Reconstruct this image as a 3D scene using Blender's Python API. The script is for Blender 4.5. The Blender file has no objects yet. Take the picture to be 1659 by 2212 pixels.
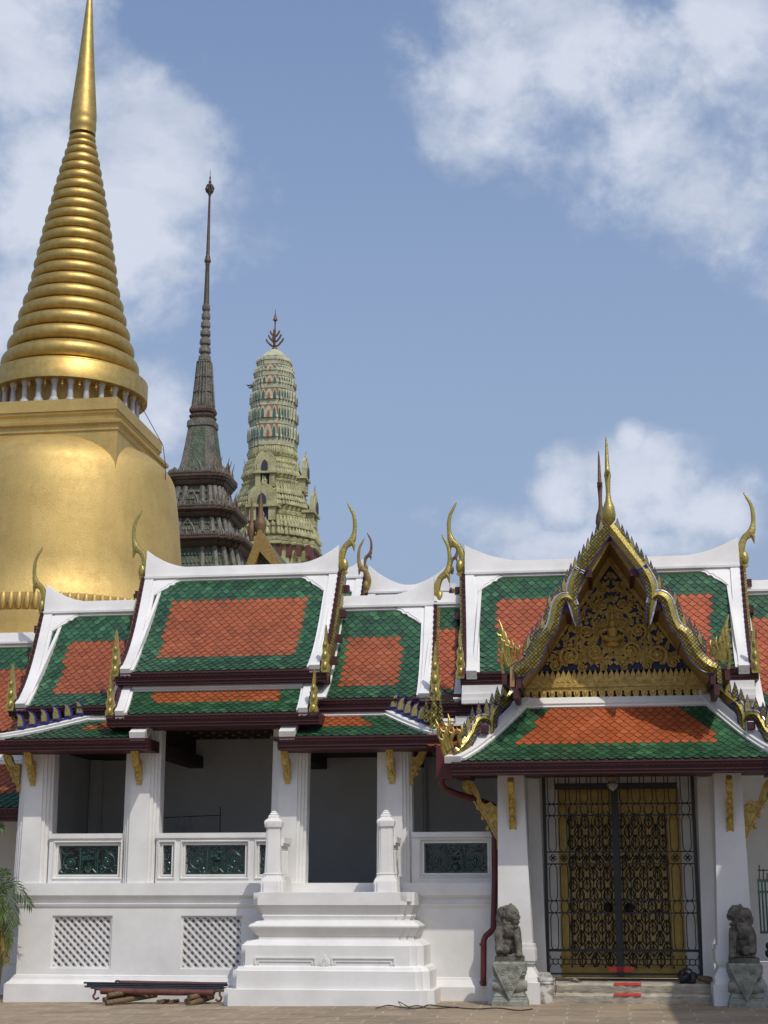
import bpy, bmesh, math, random
from mathutils import Vector, Matrix
R = math.radians
scene = bpy.context.scene
COL = scene.collection
random.seed(7)

# ------------------------------------------------------------------ camera
FPX = 3322.0                  # focal length in units of a 1659 x 2212 picture
TH = R(14.1); PH = R(8.0); CZ = 1.65
cam_d = bpy.data.cameras.new('camera'); cam = bpy.data.objects.new('camera', cam_d); COL.objects.link(cam)
cam.location = (0, 0, CZ); cam.rotation_euler = (R(90) + TH, 0, 0)
cam_d.sensor_fit = 'VERTICAL'; cam_d.sensor_height = 36.0; cam_d.lens = FPX / 2212 * 36.0
cam_d.clip_start = 0.1; cam_d.clip_end = 3000
scene.camera = cam
scene.render.resolution_x = 768; scene.render.resolution_y = 1024

# ------------------------------------------------------------------ sun direction
SAZ = R(29.0); SEL = R(53.6)          # right of straight behind the viewer
SUNV = Vector((math.sin(SAZ) * math.cos(SEL), -math.cos(SAZ) * math.cos(SEL), math.sin(SEL)))
sd = bpy.data.lights.new('sun', 'SUN'); sd.energy = 2.45; sd.angle = R(0.55); sd.color = (1.0, 0.955, 0.88)
sun = bpy.data.objects.new('sun', sd); COL.objects.link(sun); sun.location = (10, -20, 40)
sun.rotation_euler = SUNV.to_track_quat('Z', 'Y').to_euler()
vs = scene.view_settings
vs.view_transform = 'Standard'; vs.look = 'None'; vs.exposure = 0.0; vs.gamma = 1.0; vs.use_curve_mapping = False

# ------------------------------------------------------------------ measuring helpers
fw = Vector((0, math.cos(TH), math.sin(TH))); upv = Vector((0, -math.sin(TH), math.cos(TH))); rt = Vector((1, 0, 0))
CAM = Vector((0, 0, CZ))
def ray(u, v): return fw + rt * ((u - 829.5) / FPX) + upv * ((1106 - v) / FPX)
ES = Vector((math.cos(PH), -math.sin(PH), 0)); ED = Vector((-math.sin(PH), -math.cos(PH), 0))
_r = ray(830, 2160); ORG = CAM + _r * (-CZ / _r.z)
def S(u, v, d=0.0):            # where a sight line meets the vertical plane d: along the facade, height
    r = ray(u, v); t = ((ORG - CAM).dot(ED) + d) / r.dot(ED); p = CAM + r * t - ORG
    return p.dot(ES), p.z
def P3(u, v, d=0.0):
    s, z = S(u, v, d); return (s, d, z)
def depth(s, d, z): return (ORG + ES * s + ED * d + Vector((0, 0, z)) - CAM).dot(fw)

# ------------------------------------------------------------------ sky with clouds
world = bpy.data.worlds.new('World'); scene.world = world; world.use_nodes = True
nt = world.node_tree; N = nt.nodes; L = nt.links; N.clear()
out = N.new('ShaderNodeOutputWorld'); bg = N.new('ShaderNodeBackground'); bg.inputs[1].default_value = 0.148
L.new(bg.outputs[0], out.inputs[0])
sky = N.new('ShaderNodeTexSky'); sky.sky_type = 'NISHITA'; sky.sun_disc = False
sky.sun_elevation = SEL; sky.sun_rotation = math.atan2(SUNV.x, SUNV.y); sky.altitude = 0
sky.air_density = 1.35; sky.dust_density = 2.2; sky.ozone_density = 2.2
tc = N.new('ShaderNodeTexCoord')
def wmath(op, a, b=None, c=None, clamp=False):
    n = N.new('ShaderNodeMath'); n.operation = op; n.use_clamp = clamp
    for i, x in enumerate((a, b, c)):
        if x is None: continue
        if isinstance(x, (int, float)): n.inputs[i].default_value = x
        else: L.new(x, n.inputs[i])
    return n.outputs[0]
def wnoise(scale, detail, rough, off=(0, 0, 0), sc=(1, 1, 1), dist=0.0):
    mp = N.new('ShaderNodeMapping'); mp.inputs['Location'].default_value = off; mp.inputs['Scale'].default_value = sc
    L.new(tc.outputs['Generated'], mp.inputs[0])
    n = N.new('ShaderNodeTexNoise'); n.inputs['Scale'].default_value = scale; n.inputs['Detail'].default_value = detail
    n.inputs['Roughness'].default_value = rough; n.inputs['Distortion'].default_value = dist
    L.new(mp.outputs[0], n.inputs['Vector']); return n.outputs[0]
# each cloud bank: a direction in the sky, its angular radii across and up, its weight
BANKS = [(-40, 120, .085, .075, 1.0), (110, 420, .13, .06, 1.15), (330, 330, .055, .05, 1.1), (230, 250, .04, .05, .9), (430, 360, .03, .028, .9), (90, 640, .10, .05, .95),
         (330, 690, .04, .03, .55), (330, 880, .03, .045, .95), (300, 560, .04, .03, .5),
         (950, 50, .04, .04, .56), (1030, 250, .04, .03, .54), (1330, 420, .05, .03, .56), (1640, 500, .04, .05, .6), (1010, 40, .05, .04, .62), (1080, 190, .06, .055, .74), (1300, 120, .09, .07, .8), (1560, 110, .085, .09, .85), (1420, 290, .07, .06, .8), (1200, 330, .045, .04, .68),
         (1590, 370, .055, .07, .8), (1640, 560, .03, .05, .45), (1500, 480, .03, .022, .5),
         (1390, 1075, .046, .036, 1.0), (1215, 1075, .022, .030, .9), (1180, 1010, .010, .012, .6), (1060, 1150, .045, .022, .85), (1520, 1120, .045, .028, .9), (1590, 1070, .03, .018, .6), (1362, 950, .010, .012, .8), (1420, 990, .022, .016, .8), (1300, 1185, .13, .016, .95), (930, 1130, .02, .014, .6),
         (660, 175, .022, .015, .38), (590, 80, .016, .02, .36), (905, 510, .02, .03, .30), (250, 1000, .06, .03, .7)]
mask = None
for (u, v, ax, ay, wt) in BANKS:
    c = ray(u, v).normalized()
    mp = N.new('ShaderNodeVectorMath'); mp.operation = 'SUBTRACT'; L.new(tc.outputs['Generated'], mp.inputs[0]); mp.inputs[1].default_value = c
    m2 = N.new('ShaderNodeVectorMath'); m2.operation = 'MULTIPLY'; L.new(mp.outputs[0], m2.inputs[0]); m2.inputs[1].default_value = (1 / ax, 1 / ax * .6, 1 / ay)
    ln = N.new('ShaderNodeVectorMath'); ln.operation = 'LENGTH'; L.new(m2.outputs[0], ln.inputs[0])
    mr = N.new('ShaderNodeMapRange'); mr.interpolation_type = 'SMOOTHSTEP'; L.new(ln.outputs['Value'], mr.inputs[0])
    mr.inputs[1].default_value = 1.75; mr.inputs[2].default_value = 0.15; mr.inputs[3].default_value = 0; mr.inputs[4].default_value = wt
    mask = mr.outputs[0] if mask is None else wmath('MAXIMUM', mask, mr.outputs[0])
n1 = wnoise(11, 9, .56, (3.1, .2, 1.7), (1, 1, 1.25), .25)
n2 = wnoise(34, 8, .6, (.4, 5.2, 2.2), (1, 1, 1.2), .2)
n4 = wnoise(85, 6, .6, (2.4, 8.2, 5.1))
nz = wmath('ADD', wmath('MULTIPLY', wmath('SUBTRACT', n1, .5), 1.9), wmath('ADD', wmath('MULTIPLY', wmath('SUBTRACT', n2, .5), .72), wmath('MULTIPLY', wmath('SUBTRACT', n4, .5), .22)))
den = wmath('ADD', mask, nz)
mr = N.new('ShaderNodeMapRange'); mr.interpolation_type = 'SMOOTHSTEP'; L.new(den, mr.inputs[0])
mr.inputs[1].default_value = .30; mr.inputs[2].default_value = 1.05
gate = N.new('ShaderNodeMapRange'); L.new(mask, gate.inputs[0]); gate.inputs[1].default_value = .03; gate.inputs[2].default_value = .25
alpha = wmath('MULTIPLY', mr.outputs[0], gate.outputs[0])
alpha = wmath('MULTIPLY', alpha, .88)
n3 = wnoise(9, 6, .55, (7.7, 1.3, 4.2), (1, 1, 1.6), .4)
cr = N.new('ShaderNodeValToRGB'); L.new(wmath('ADD', wmath('MULTIPLY', n3, .75), wmath('MULTIPLY', den, .22)), cr.inputs[0])
cr.color_ramp.elements[0].position = .36; cr.color_ramp.elements[0].color = (2.65, 3.15, 4.15, 1)
cr.color_ramp.elements[1].position = .66; cr.color_ramp.elements[1].color = (4.75, 5.05, 5.75, 1)
# light general haze that pales the sky towards the horizon
sep = N.new('ShaderNodeSeparateXYZ'); L.new(tc.outputs['Generated'], sep.inputs[0])
hz = N.new('ShaderNodeMapRange'); L.new(sep.outputs[2], hz.inputs[0]); hz.inputs[1].default_value = .58; hz.inputs[2].default_value = .16; hz.inputs[3].default_value = 0.05; hz.inputs[4].default_value = .80
mixh = N.new('ShaderNodeMix'); mixh.data_type = 'RGBA'; L.new(hz.outputs[0], mixh.inputs[0]); tint = N.new('ShaderNodeMix'); tint.data_type = 'RGBA'; tint.blend_type = 'MULTIPLY'; tint.inputs[0].default_value = 1; tint.inputs[7].default_value = (1.0, .955, 1.0, 1); L.new(sky.outputs[0], tint.inputs[6]); L.new(tint.outputs[2], mixh.inputs[6]); mixh.inputs[7].default_value = (1.93, 2.5, 3.65, 1)
mixc = N.new('ShaderNodeMix'); mixc.data_type = 'RGBA'; L.new(alpha, mixc.inputs[0]); L.new(mixh.outputs[2], mixc.inputs[6]); L.new(cr.outputs[0], mixc.inputs[7])
L.new(mixc.outputs[2], bg.inputs[0])

# ------------------------------------------------------------------ materials
def new_mat(name):
    m = bpy.data.materials.new(name); m.use_nodes = True
    return m, m.node_tree, m.node_tree.nodes['Principled BSDF']
def nd(nt, typ, **kw):
    n = nt.nodes.new(typ)
    for k, v in kw.items():
        if k in n.inputs: n.inputs[k].default_value = v
        else: setattr(n, k, v)
    return n
def mixrgb(nt, fac, a, b, mode='MIX'):
    m = nt.nodes.new('ShaderNodeMix'); m.data_type = 'RGBA'; m.blend_type = mode
    for i, x in ((0, fac), (6, a), (7, b)):
        if hasattr(x, 'is_linked'): nt.links.new(x, m.inputs[i])
        else: m.inputs[i].default_value = x if i == 0 else tuple(x) + ((1,) if len(x) == 3 else ())
    return m.outputs[2]
def coords(nt, sc=(1, 1, 1), rot=(0, 0, 0)):
    t = nt.nodes.new('ShaderNodeTexCoord'); mp = nt.nodes.new('ShaderNodeMapping')
    mp.inputs['Scale'].default_value = sc; mp.inputs['Rotation'].default_value = rot
    nt.links.new(t.outputs['Object'], mp.inputs[0]); return mp.outputs[0]
def noise(nt, vec, scale, detail=5, rough=.55, dist=0):
    n = nt.nodes.new('ShaderNodeTexNoise'); n.inputs['Scale'].default_value = scale; n.inputs['Detail'].default_value = detail
    n.inputs['Roughness'].default_value = rough; n.inputs['Distortion'].default_value = dist
    nt.links.new(vec, n.inputs['Vector']); return n.outputs[0]
def ramp(nt, fac, stops):
    r = nt.nodes.new('ShaderNodeValToRGB'); nt.links.new(fac, r.inputs[0])
    els = r.color_ramp.elements
    while len(els) < len(stops): els.new(.5)
    for e, (p, c) in zip(els, stops): e.position = p; e.color = tuple(c) + ((1,) if len(c) == 3 else ())
    return r.outputs[0]
def bump(nt, bs, h, strength, dist=.02):
    b = nt.nodes.new('ShaderNodeBump'); b.inputs['Strength'].default_value = strength; b.inputs['Distance'].default_value = dist
    nt.links.new(h, b.inputs['Height']); nt.links.new(b.outputs[0], bs.inputs['Normal'])
def simple(name, c1, c2=None, rough=.6, metal=0.0, nscale=6, bscale=None, bstr=.15, sc=(1, 1, 1), coat=0, lo=.35, hi=.7, bdist=.02):
    m, nt, bs = new_mat(name); v = coords(nt, sc)
    if c2 is None: c2 = tuple(x * .75 for x in c1)
    col = ramp(nt, noise(nt, v, nscale, 6, .6), [(lo, c2), (hi, c1)])
    nt.links.new(col, bs.inputs['Base Color'])
    bs.inputs['Roughness'].default_value = rough; bs.inputs['Metallic'].default_value = metal
    if coat: bs.inputs['Coat Weight'].default_value = coat; bs.inputs['Coat Roughness'].default_value = .12
    if bscale: bump(nt, bs, noise(nt, v, bscale, 6, .6), bstr, bdist)
    return m
M = {}
def plaster():
    m, nt, bs = new_mat('white_plaster')
    v = coords(nt); vs_ = coords(nt, (3.0, 3.0, .25))
    a = ramp(nt, noise(nt, v, 1.3, 7, .6), [(.28, (.60, .595, .565)), (.62, (.72, .716, .688))])
    st = ramp(nt, noise(nt, vs_, 2.2, 6, .65), [(.55, (1, 1, 1)), (.8, (.93, .92, .90))])
    col = mixrgb(nt, .30, a, st, 'MULTIPLY')
    spk = ramp(nt, noise(nt, v, 7.0, 8, .7), [(.66, (1, 1, 1)), (.78, (.78, .765, .73))])
    col = mixrgb(nt, .5, col, spk, 'MULTIPLY')
    nt.links.new(col, bs.inputs['Base Color']); bs.inputs['Roughness'].default_value = .62
    bump(nt, bs, noise(nt, v, 9, 6, .6), .10, .02)
    return m
M['white'] = plaster()
def tile(name, dark, mid, light, k=.35):
    m, nt, bs = new_mat(name); g = nt.nodes.new('ShaderNodeNewGeometry')
    base = ramp(nt, g.outputs['Random Per Island'], [(0, dark), (k, mid), (.8, mid), (1, light)])
    v = coords(nt); big = ramp(nt, noise(nt, v, 1.1, 5, .6), [(.35, (.8, .8, .8)), (.65, (1.08, 1.08, 1.08))])
    spk = ramp(nt, noise(nt, v, 55, 3, .6), [(.60, (1, 1, 1)), (.72, (.75, .72, .7))])
    col = mixrgb(nt, 1.0, base, big, 'MULTIPLY'); col = mixrgb(nt, .6, col, spk, 'MULTIPLY')
    nt.links.new(col, bs.inputs['Base Color']); 
    rr = ramp(nt, noise(nt, v, 3, 4, .6), [(.3, (.28,) * 3), (.7, (.50,) * 3)]); nt.links.new(rr, bs.inputs['Roughness'])
    bs.inputs['Coat Weight'].default_value = .12; bs.inputs['Coat Roughness'].default_value = .15
    bump(nt, bs, noise(nt, v, 30, 4, .6), .12, .01)
    return m
M['tile_green'] = tile('green_glazed_tile', (.015, .053, .025), (.028, .095, .040), (.054, .158, .068), .6)
M['tile_orange'] = tile('orange_glazed_tile', (.24, .064, .020), (.31, .081, .024), (.36, .102, .034))
M['tile_orange_new'] = tile('newer_orange_tile', (.30, .072, .024), (.37, .088, .028), (.43, .115, .038))
M['edge_green'] = simple('green_tile_edge_shade', (.006, .018, .010), rough=.6)  # shadow line and grout under each tile put into this dark rim colour
M['edge_orange'] = simple('orange_tile_edge_shade', (.040, .010, .004), rough=.6)  # dark rim tone carries the shadow line and grout under orange tiles
M['deck'] = simple('roof_underlay', (.05, .035, .03), rough=.9)
M['maroon'] = simple('maroon_paint', (.062, .010, .014), (.040, .007, .010), rough=.55, nscale=5, bscale=40, bstr=.05)
M['maroon_red'] = simple('red_gutter_paint', (.105, .009, .013), (.075, .007, .010), rough=.45, nscale=5)
def mosaic(name, gold, dark, size, metal=.8, mortar=(.05, .035, .01), contrast=.5):
    m, nt, bs = new_mat(name); v = coords(nt, rot=(R(90), 0, R(0)))
    # diagonal grid of small mirror tiles on the facing plane
    t = nt.nodes.new('ShaderNodeTexCoord'); mp = nt.nodes.new('ShaderNodeMapping'); mp.inputs['Rotation'].default_value = (R(-90), R(0), R(45))
    nt.links.new(t.outputs['Object'], mp.inputs[0])
    br = nt.nodes.new('ShaderNodeTexBrick'); br.offset = 0; br.inputs['Scale'].default_value = 1 / size
    br.inputs['Brick Width'].default_value = 1; br.inputs['Row Height'].default_value = 1; br.inputs['Mortar Size'].default_value = .13
    br.inputs['Color1'].default_value = (*gold, 1); br.inputs['Color2'].default_value = tuple(g * contrast for g in gold) + (1,); br.inputs['Mortar'].default_value = (*mortar, 1)
    br.inputs['Bias'].default_value = -.1
    nt.links.new(mp.outputs[0], br.inputs['Vector'])
    vn = noise(nt, mp.outputs[0], 1 / size * .9, 2, .5)
    col = mixrgb(nt, ramp(nt, vn, [(.52, (0, 0, 0)), (.66, (1, 1, 1))]), br.outputs[0], dark)
    nt.links.new(col, bs.inputs['Base Color']); bs.inputs['Metallic'].default_value = metal
    bs.inputs['Roughness'].default_value = .33
    bump(nt, bs, noise(nt, mp.outputs[0], 1 / size * .6, 2, .5), .35, .02)
    return m
M['mosaic'] = mosaic('gold_glass_mosaic', (.40, .33, .085), (.11, .085, .03), .045, metal=.55)
M['gold_bright'] = simple('bright_gold_mosaic', (.52, .43, .12), (.27, .21, .06), rough=.32, metal=.6, nscale=35, bscale=60, bstr=.35)
M['gold'] = simple('gilded_carving', (.60, .43, .115), (.33, .215, .05), rough=.45, metal=.2, nscale=14, bscale=45, bstr=.4)
M['gold_dull'] = simple('weathered_gilding', (.36, .25, .07), (.20, .13, .04), rough=.5, metal=.2, nscale=14, bscale=45, bstr=.4)
M['chofa_brown'] = simple('weathered_brown_finial', (.20, .12, .05), (.10, .06, .035), rough=.6, metal=.2, nscale=14, bscale=40, bstr=.4)
M['blue'] = simple('blue_glass_trim', (.05, .06, .30), (.02, .02, .13), rough=.25, nscale=25)
M['bluewhite'] = simple('pale_mirror_trim', (.62, .64, .72), (.25, .26, .42), rough=.25, metal=.3, nscale=18)
M['bluefield'] = simple('dark_blue_glass_field', (.012, .013, .11), (.006, .006, .045), rough=.5, nscale=30, bscale=50, bstr=.3)
def stupagold():
    m, nt, bs = new_mat('stupa_gold_mosaic'); v = coords(nt)
    a = ramp(nt, noise(nt, v, .55, 8, .62, .3), [(.32, (.49, .35, .120)), (.52, (.56, .405, .143)), (.72, (.60, .435, .158))])
    fine = ramp(nt, noise(nt, v, 16, 5, .65), [(.35, (.86, .86, .86)), (.65, (1.05, 1.05, 1.05))])
    vst = coords(nt, (1.2, 1.2, .12)); st = ramp(nt, noise(nt, vst, 1.6, 6, .65), [(.48, (1, 1, 1)), (.75, (.88, .86, .80))])
    col = mixrgb(nt, 1, a, fine, 'MULTIPLY'); col = mixrgb(nt, .7, col, st, 'MULTIPLY')
    vo = nt.nodes.new('ShaderNodeTexVoronoi'); vo.feature = 'DISTANCE_TO_EDGE'; vo.inputs['Scale'].default_value = .42
    wv = noise(nt, v, 1.4, 5, .6); vm = nt.nodes.new('ShaderNodeVectorMath'); vm.operation = 'ADD'
    nt.links.new(v, vm.inputs[0]); nt.links.new(wv, vm.inputs[1]); nt.links.new(vm.outputs[0], vo.inputs['Vector'])
    ck = ramp(nt, vo.outputs[0], [(0, (.72, .68, .6)), (.004, (1, 1, 1))])
    msk = ramp(nt, noise(nt, v, .5, 3, .5), [(.52, (0, 0, 0)), (.6, (1, 1, 1))])
    col = mixrgb(nt, msk, col, mixrgb(nt, 1, col, ck, 'MULTIPLY'))
    nt.links.new(col, bs.inputs['Base Color']); bs.inputs['Metallic'].default_value = .64; 
    rr = ramp(nt, noise(nt, v, 2.2, 5, .6), [(.3, (.50,) * 3), (.7, (.64,) * 3)]); nt.links.new(rr, bs.inputs['Roughness'])
    bump(nt, bs, noise(nt, v, 11, 7, .75), .34, .035)
    return m
M['stupa'] = stupagold()
M['stupa_ring'] = simple('polished_stupa_gold', (.56, .40, .135), (.42, .29, .085), rough=.45, metal=.80, nscale=3, bscale=9, bstr=.22, bdist=.03)
M['iron'] = simple('black_iron', (.012, .014, .013), (.006, .007, .007), rough=.45, nscale=9)
M['green_iron'] = simple('green_enamelled_iron', (.008, .055, .034), (.004, .030, .020), rough=.25, nscale=12, coat=.5)
M['lion'] = simple('weathered_grey_stone', (.155, .14, .112), (.06, .055, .045), rough=.85, nscale=7, bscale=26, bstr=.7, lo=.38, hi=.62)
M['ped'] = simple('green_grey_stone', (.29, .30, .245), (.16, .165, .13), rough=.85, nscale=9, bscale=34, bstr=.7, lo=.35, hi=.62)
M['step'] = simple('worn_step_stone', (.52, .465, .37), (.27, .24, .19), rough=.85, nscale=4, bscale=14, bstr=.6, sc=(1, 1, 3))
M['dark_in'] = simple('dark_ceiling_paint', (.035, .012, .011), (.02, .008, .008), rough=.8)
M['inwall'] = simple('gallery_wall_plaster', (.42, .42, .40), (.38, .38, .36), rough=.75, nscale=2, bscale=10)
M['door'] = simple('lacquered_gold_door', (.60, .44, .16), (.34, .25, .09), rough=.5, metal=.1, nscale=26, bscale=50, bstr=.5)
M['door_dark'] = simple('dark_lacquer_pattern', (.045, .030, .014), rough=.5)
M['doorframe'] = simple('gilded_door_frame', (.46, .315, .07), (.34, .225, .045), rough=.42, metal=.25, nscale=9, bscale=40, bstr=.2)
M['log'] = simple('weathered_wood', (.22, .15, .075), (.07, .045, .025), rough=.8, nscale=10, sc=(.6, 5, 5), bscale=20, bstr=.4)
M['pole'] = simple('dark_steel', (.035, .038, .05), (.015, .016, .02), rough=.35, nscale=6, metal=.2)
M['rust'] = simple('rust_red_canvas', (.15, .045, .03), (.075, .025, .02), rough=.6, nscale=8, bscale=18, bstr=.4)
M['bucket'] = simple('dirty_white_plastic', (.66, .64, .59), (.25, .235, .21), rough=.5, nscale=9, lo=.40, hi=.58)
M['black'] = simple('black_plastic', (.012, .012, .014), rough=.4, nscale=12, bscale=14, bstr=.6)
M['red'] = simple('red_tape', (.62, .055, .03), (.48, .04, .025), rough=.5, nscale=16)
M['cream_wood'] = simple('bare_wood_block', (.42, .26, .12), (.28, .16, .07), rough=.6, nscale=8, sc=(4, 4, .7))
M['glass'] = simple('pale_glass', (.22, .21, .18), (.12, .115, .10), rough=.12, nscale=8)
M['cloth'] = simple('pale_cloth', (.40, .40, .44), rough=.8)
M['leaf'] = simple('palm_leaf', (.085, .14, .025), (.035, .07, .015), rough=.5, nscale=5)
M['stem'] = simple('palm_stem', (.16, .15, .05), rough=.6)
M['cream'] = simple('cream_porcelain', (.52, .52, .36), (.33, .34, .22), rough=.6, nscale=1.6, bscale=5, bstr=.5, bdist=.1)
M['teal'] = simple('teal_porcelain', (.075, .15, .125), (.04, .085, .075), rough=.45, nscale=2)
M['niche_orange'] = simple('orange_porcelain', (.40, .14, .05), (.30, .09, .035), rough=.5, nscale=3)
M['prang_low'] = simple('yellow_green_porcelain', (.47, .46, .24), (.25, .24, .12), rough=.6, nscale=1.6, bscale=6, bstr=.6, bdist=.1)
M['mon_green'] = simple('dull_green_mosaic', (.10, .140, .070), (.04, .055, .03), rough=.55, nscale=1.8, bscale=7, bstr=.8, bdist=.12)
M['mon_grey'] = simple('grey_mosaic_rib', (.19, .18, .14), (.085, .08, .065), rough=.6, nscale=2.0, bscale=8, bstr=.8, bdist=.1)
M['mon_brown'] = simple('brown_gilt_cornice', (.105, .065, .04), (.05, .033, .022), rough=.6, nscale=2, bscale=8, bstr=.7, bdist=.1)
M['mon_red'] = simple('dull_red_mosaic', (.22, .085, .06), (.13, .05, .04), rough=.6, nscale=2)
def paving():
    m, nt, bs = new_mat('stone_paving'); v = coords(nt)
    ns = noise(nt, v, 1.1, 4, .6); vm = nt.nodes.new('ShaderNodeVectorMath'); vm.operation = 'MULTIPLY_ADD'
    cn = nt.nodes.new('ShaderNodeTexNoise'); cn.inputs['Scale'].default_value = .9; cn.inputs['Detail'].default_value = 4; nt.links.new(v, cn.inputs['Vector'])
    nt.links.new(cn.outputs[1], vm.inputs[0]); vm.inputs[1].default_value = (.22, .22, 0); nt.links.new(v, vm.inputs[2])
    br = nt.nodes.new('ShaderNodeTexBrick'); br.offset = .5; br.inputs['Scale'].default_value = 1; br.inputs['Brick Width'].default_value = .92; br.inputs['Row Height'].default_value = .46
    br.inputs['Mortar Size'].default_value = .018; br.inputs['Mortar Smooth'].default_value = .5
    br.inputs['Color1'].default_value = (.37, .285, .185, 1); br.inputs['Color2'].default_value = (.27, .22, .155, 1); br.inputs['Mortar'].default_value = (.43, .39, .31, 1)
    nt.links.new(vm.outputs[0], br.inputs['Vector'])
    big = ramp(nt, noise(nt, v, .7, 7, .65), [(.3, (.70, .68, .66)), (.6, (1.06, 1.04, 1.0))])
    fine = ramp(nt, noise(nt, v, 9, 7, .7), [(.35, (.76, .74, .72)), (.62, (1.04, 1.04, 1.04))])
    dk = ramp(nt, noise(nt, coords(nt, (.8, 2.2, 1)), 2.6, 6, .7), [(.60, (1, 1, 1)), (.72, (.50, .47, .44))])
    col = mixrgb(nt, 1, br.outputs[0], big, 'MULTIPLY'); col = mixrgb(nt, 1, col, fine, 'MULTIPLY'); col = mixrgb(nt, 1, col, dk, 'MULTIPLY')
    nt.links.new(col, bs.inputs['Base Color']); bs.inputs['Roughness'].default_value = .85
    bump(nt, bs, noise(nt, v, 6, 7, .65), .5, .03)
    return m
M['paving'] = paving()

# ------------------------------------------------------------------ mesh helper (facade axes: s along, d outward, z up)
def lin(a, b, t): return a + (b - a) * t
class MB:
    def __init__(self): self.v = []; self.f = []; self.m = []
    def add(self, vs, fs, m=0):
        o = len(self.v); self.v += [tuple(p) for p in vs]; self.f += [tuple(i + o for i in f) for f in fs]; self.m += [m] * len(fs); return self
    def box(self, s0, s1, d0, d1, z0, z1, m=0):
        v = [(s, d, z) for z in (z0, z1) for d in (d0, d1) for s in (s0, s1)]
        return self.add(v, [(0, 1, 3, 2), (4, 6, 7, 5), (0, 4, 5, 1), (1, 5, 7, 3), (3, 7, 6, 2), (2, 6, 4, 0)], m)
    def hexa(self, p, m=0):   # 4 bottom + 4 top points in ring order
        return self.add(p, [(3, 2, 1, 0), (4, 5, 6, 7), (0, 1, 5, 4), (1, 2, 6, 5), (2, 3, 7, 6), (3, 0, 4, 7)], m)
    def prism(self, pts, axis, a0, a1, m=0):
        def mk(p, a):
            if axis == 'd': return (p[0], a, p[1])
            if axis == 's': return (a, p[0], p[1])
            return (p[0], p[1], a)
        n = len(pts); v = [mk(p, a0) for p in pts] + [mk(p, a1) for p in pts]
        f = [tuple(range(n)), tuple(range(2 * n - 1, n - 1, -1))] + [(i, (i + 1) % n, n + (i + 1) % n, n + i) for i in range(n)]
        return self.add(v, f, m)
    def loft(self, rings, m=0, caps=True):
        n = len(rings[0]); v = [p for r in rings for p in r]; f = []
        for k in range(len(rings) - 1):
            f += [(k * n + i, k * n + (i + 1) % n, (k + 1) * n + (i + 1) % n, (k + 1) * n + i) for i in range(n)]
        if caps: f += [tuple(range(n - 1, -1, -1)), tuple(range((len(rings) - 1) * n, len(rings) * n))]
        return self.add(v, f, m)
    def lathe(self, cs, cd, prof, n=48, m=0, poly=None, caps=True):
        if poly is None: poly = [(math.cos(2 * math.pi * i / n), math.sin(2 * math.pi * i / n)) for i in range(n)]
        return self.loft([[(cs + x * r, cd + y * r, z) for x, y in poly] for r, z in prof], m, caps)
    def tube(self, path, rad, n=8, m=0, squash=None):
        path = [Vector(p) for p in path]
        if not isinstance(rad, (list, tuple)): rad = [rad] * len(path)
        rings = []; ref = None
        for i, p in enumerate(path):
            t = (path[min(i + 1, len(path) - 1)] - path[max(i - 1, 0)])
            t = t.normalized() if t.length > 1e-9 else Vector((0, 0, 1))
            if ref is None:
                ref = Vector((0, 1, 0)) if abs(t.y) < .8 else Vector((1, 0, 0))
            a = (ref - t * ref.dot(t)).normalized(); ref = a; b = t.cross(a)
            ring = []
            for k in range(n):
                q = 2 * math.pi * k / n; o = a * math.cos(q) * rad[i] + b * math.sin(q) * rad[i]
                if squash: o = Vector((o.x * squash[0], o.y * squash[1], o.z * squash[2]))
                ring.append(tuple(p + o))
            rings.append(ring)
        return self.loft(rings, m)
    def ell(self, c, r, nu=14, nv=8, m=0, rot=None):
        rings = []
        v = [];
        for j in range(nv + 1):
            ph = -math.pi / 2 + math.pi * j / nv
            ring = []
            for i in range(nu):
                q = 2 * math.pi * i / nu
                p = Vector((r[0] * math.cos(ph) * math.cos(q), r[1] * math.cos(ph) * math.sin(q), r[2] * math.sin(ph)))
                if j in (0, nv): p = Vector((r[0] * .02 * math.cos(q), r[1] * .02 * math.sin(q), p.z))
                if rot is not None: p = rot @ p
                ring.append((c[0] + p.x, c[1] + p.y, c[2] + p.z))
            rings.append(ring)
        return self.loft(rings, m)
    def build(self, name, mats, root=None, angle=38, base=None, remesh=None):
        if not isinstance(mats, (list, tuple)): mats = [mats]
        b = Vector(BASE.get(root.name, (0, 0, 0))) if root is not None else Vector(base or (0, 0, 0))
        me = bpy.data.meshes.new(name)
        me.from_pydata([(p[0] - b[0], -(p[1] - b[1]), p[2] - b[2]) for p in self.v], [], self.f)
        for mt in mats: me.materials.append(M[mt] if isinstance(mt, str) else mt)
        if len(mats) > 1: me.polygons.foreach_set('material_index', self.m)
        bm = bmesh.new(); bm.from_mesh(me); bmesh.ops.recalc_face_normals(bm, faces=bm.faces); bm.to_mesh(me); bm.free()
        for p in me.polygons: p.use_smooth = True
        me.set_sharp_from_angle(angle=R(angle)); me.update()
        o = bpy.data.objects.new(name, me); COL.objects.link(o)
        if root is None:
            place(o, b)
        else:
            o.parent = root; BASE[o.name] = tuple(b)
        return o
BASE = {}
def place(o, b):
    o.location = ORG + ES * b[0] + ED * b[1] + Vector((0, 0, b[2])); o.rotation_euler = (0, 0, -PH); BASE[o.name] = tuple(b)
def tag(o, label=None, cat=None, group=None, kind=None):
    if label: o['label'] = label
    if cat: o['category'] = cat
    if group: o['group'] = group
    if kind: o['kind'] = kind
    return o
def thing(name, label, cat, base=(0, 0, 0), group=None):
    o = bpy.data.objects.new(name, None); COL.objects.link(o); o.empty_display_size = .3
    place(o, base); return tag(o, label, cat, group)
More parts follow.
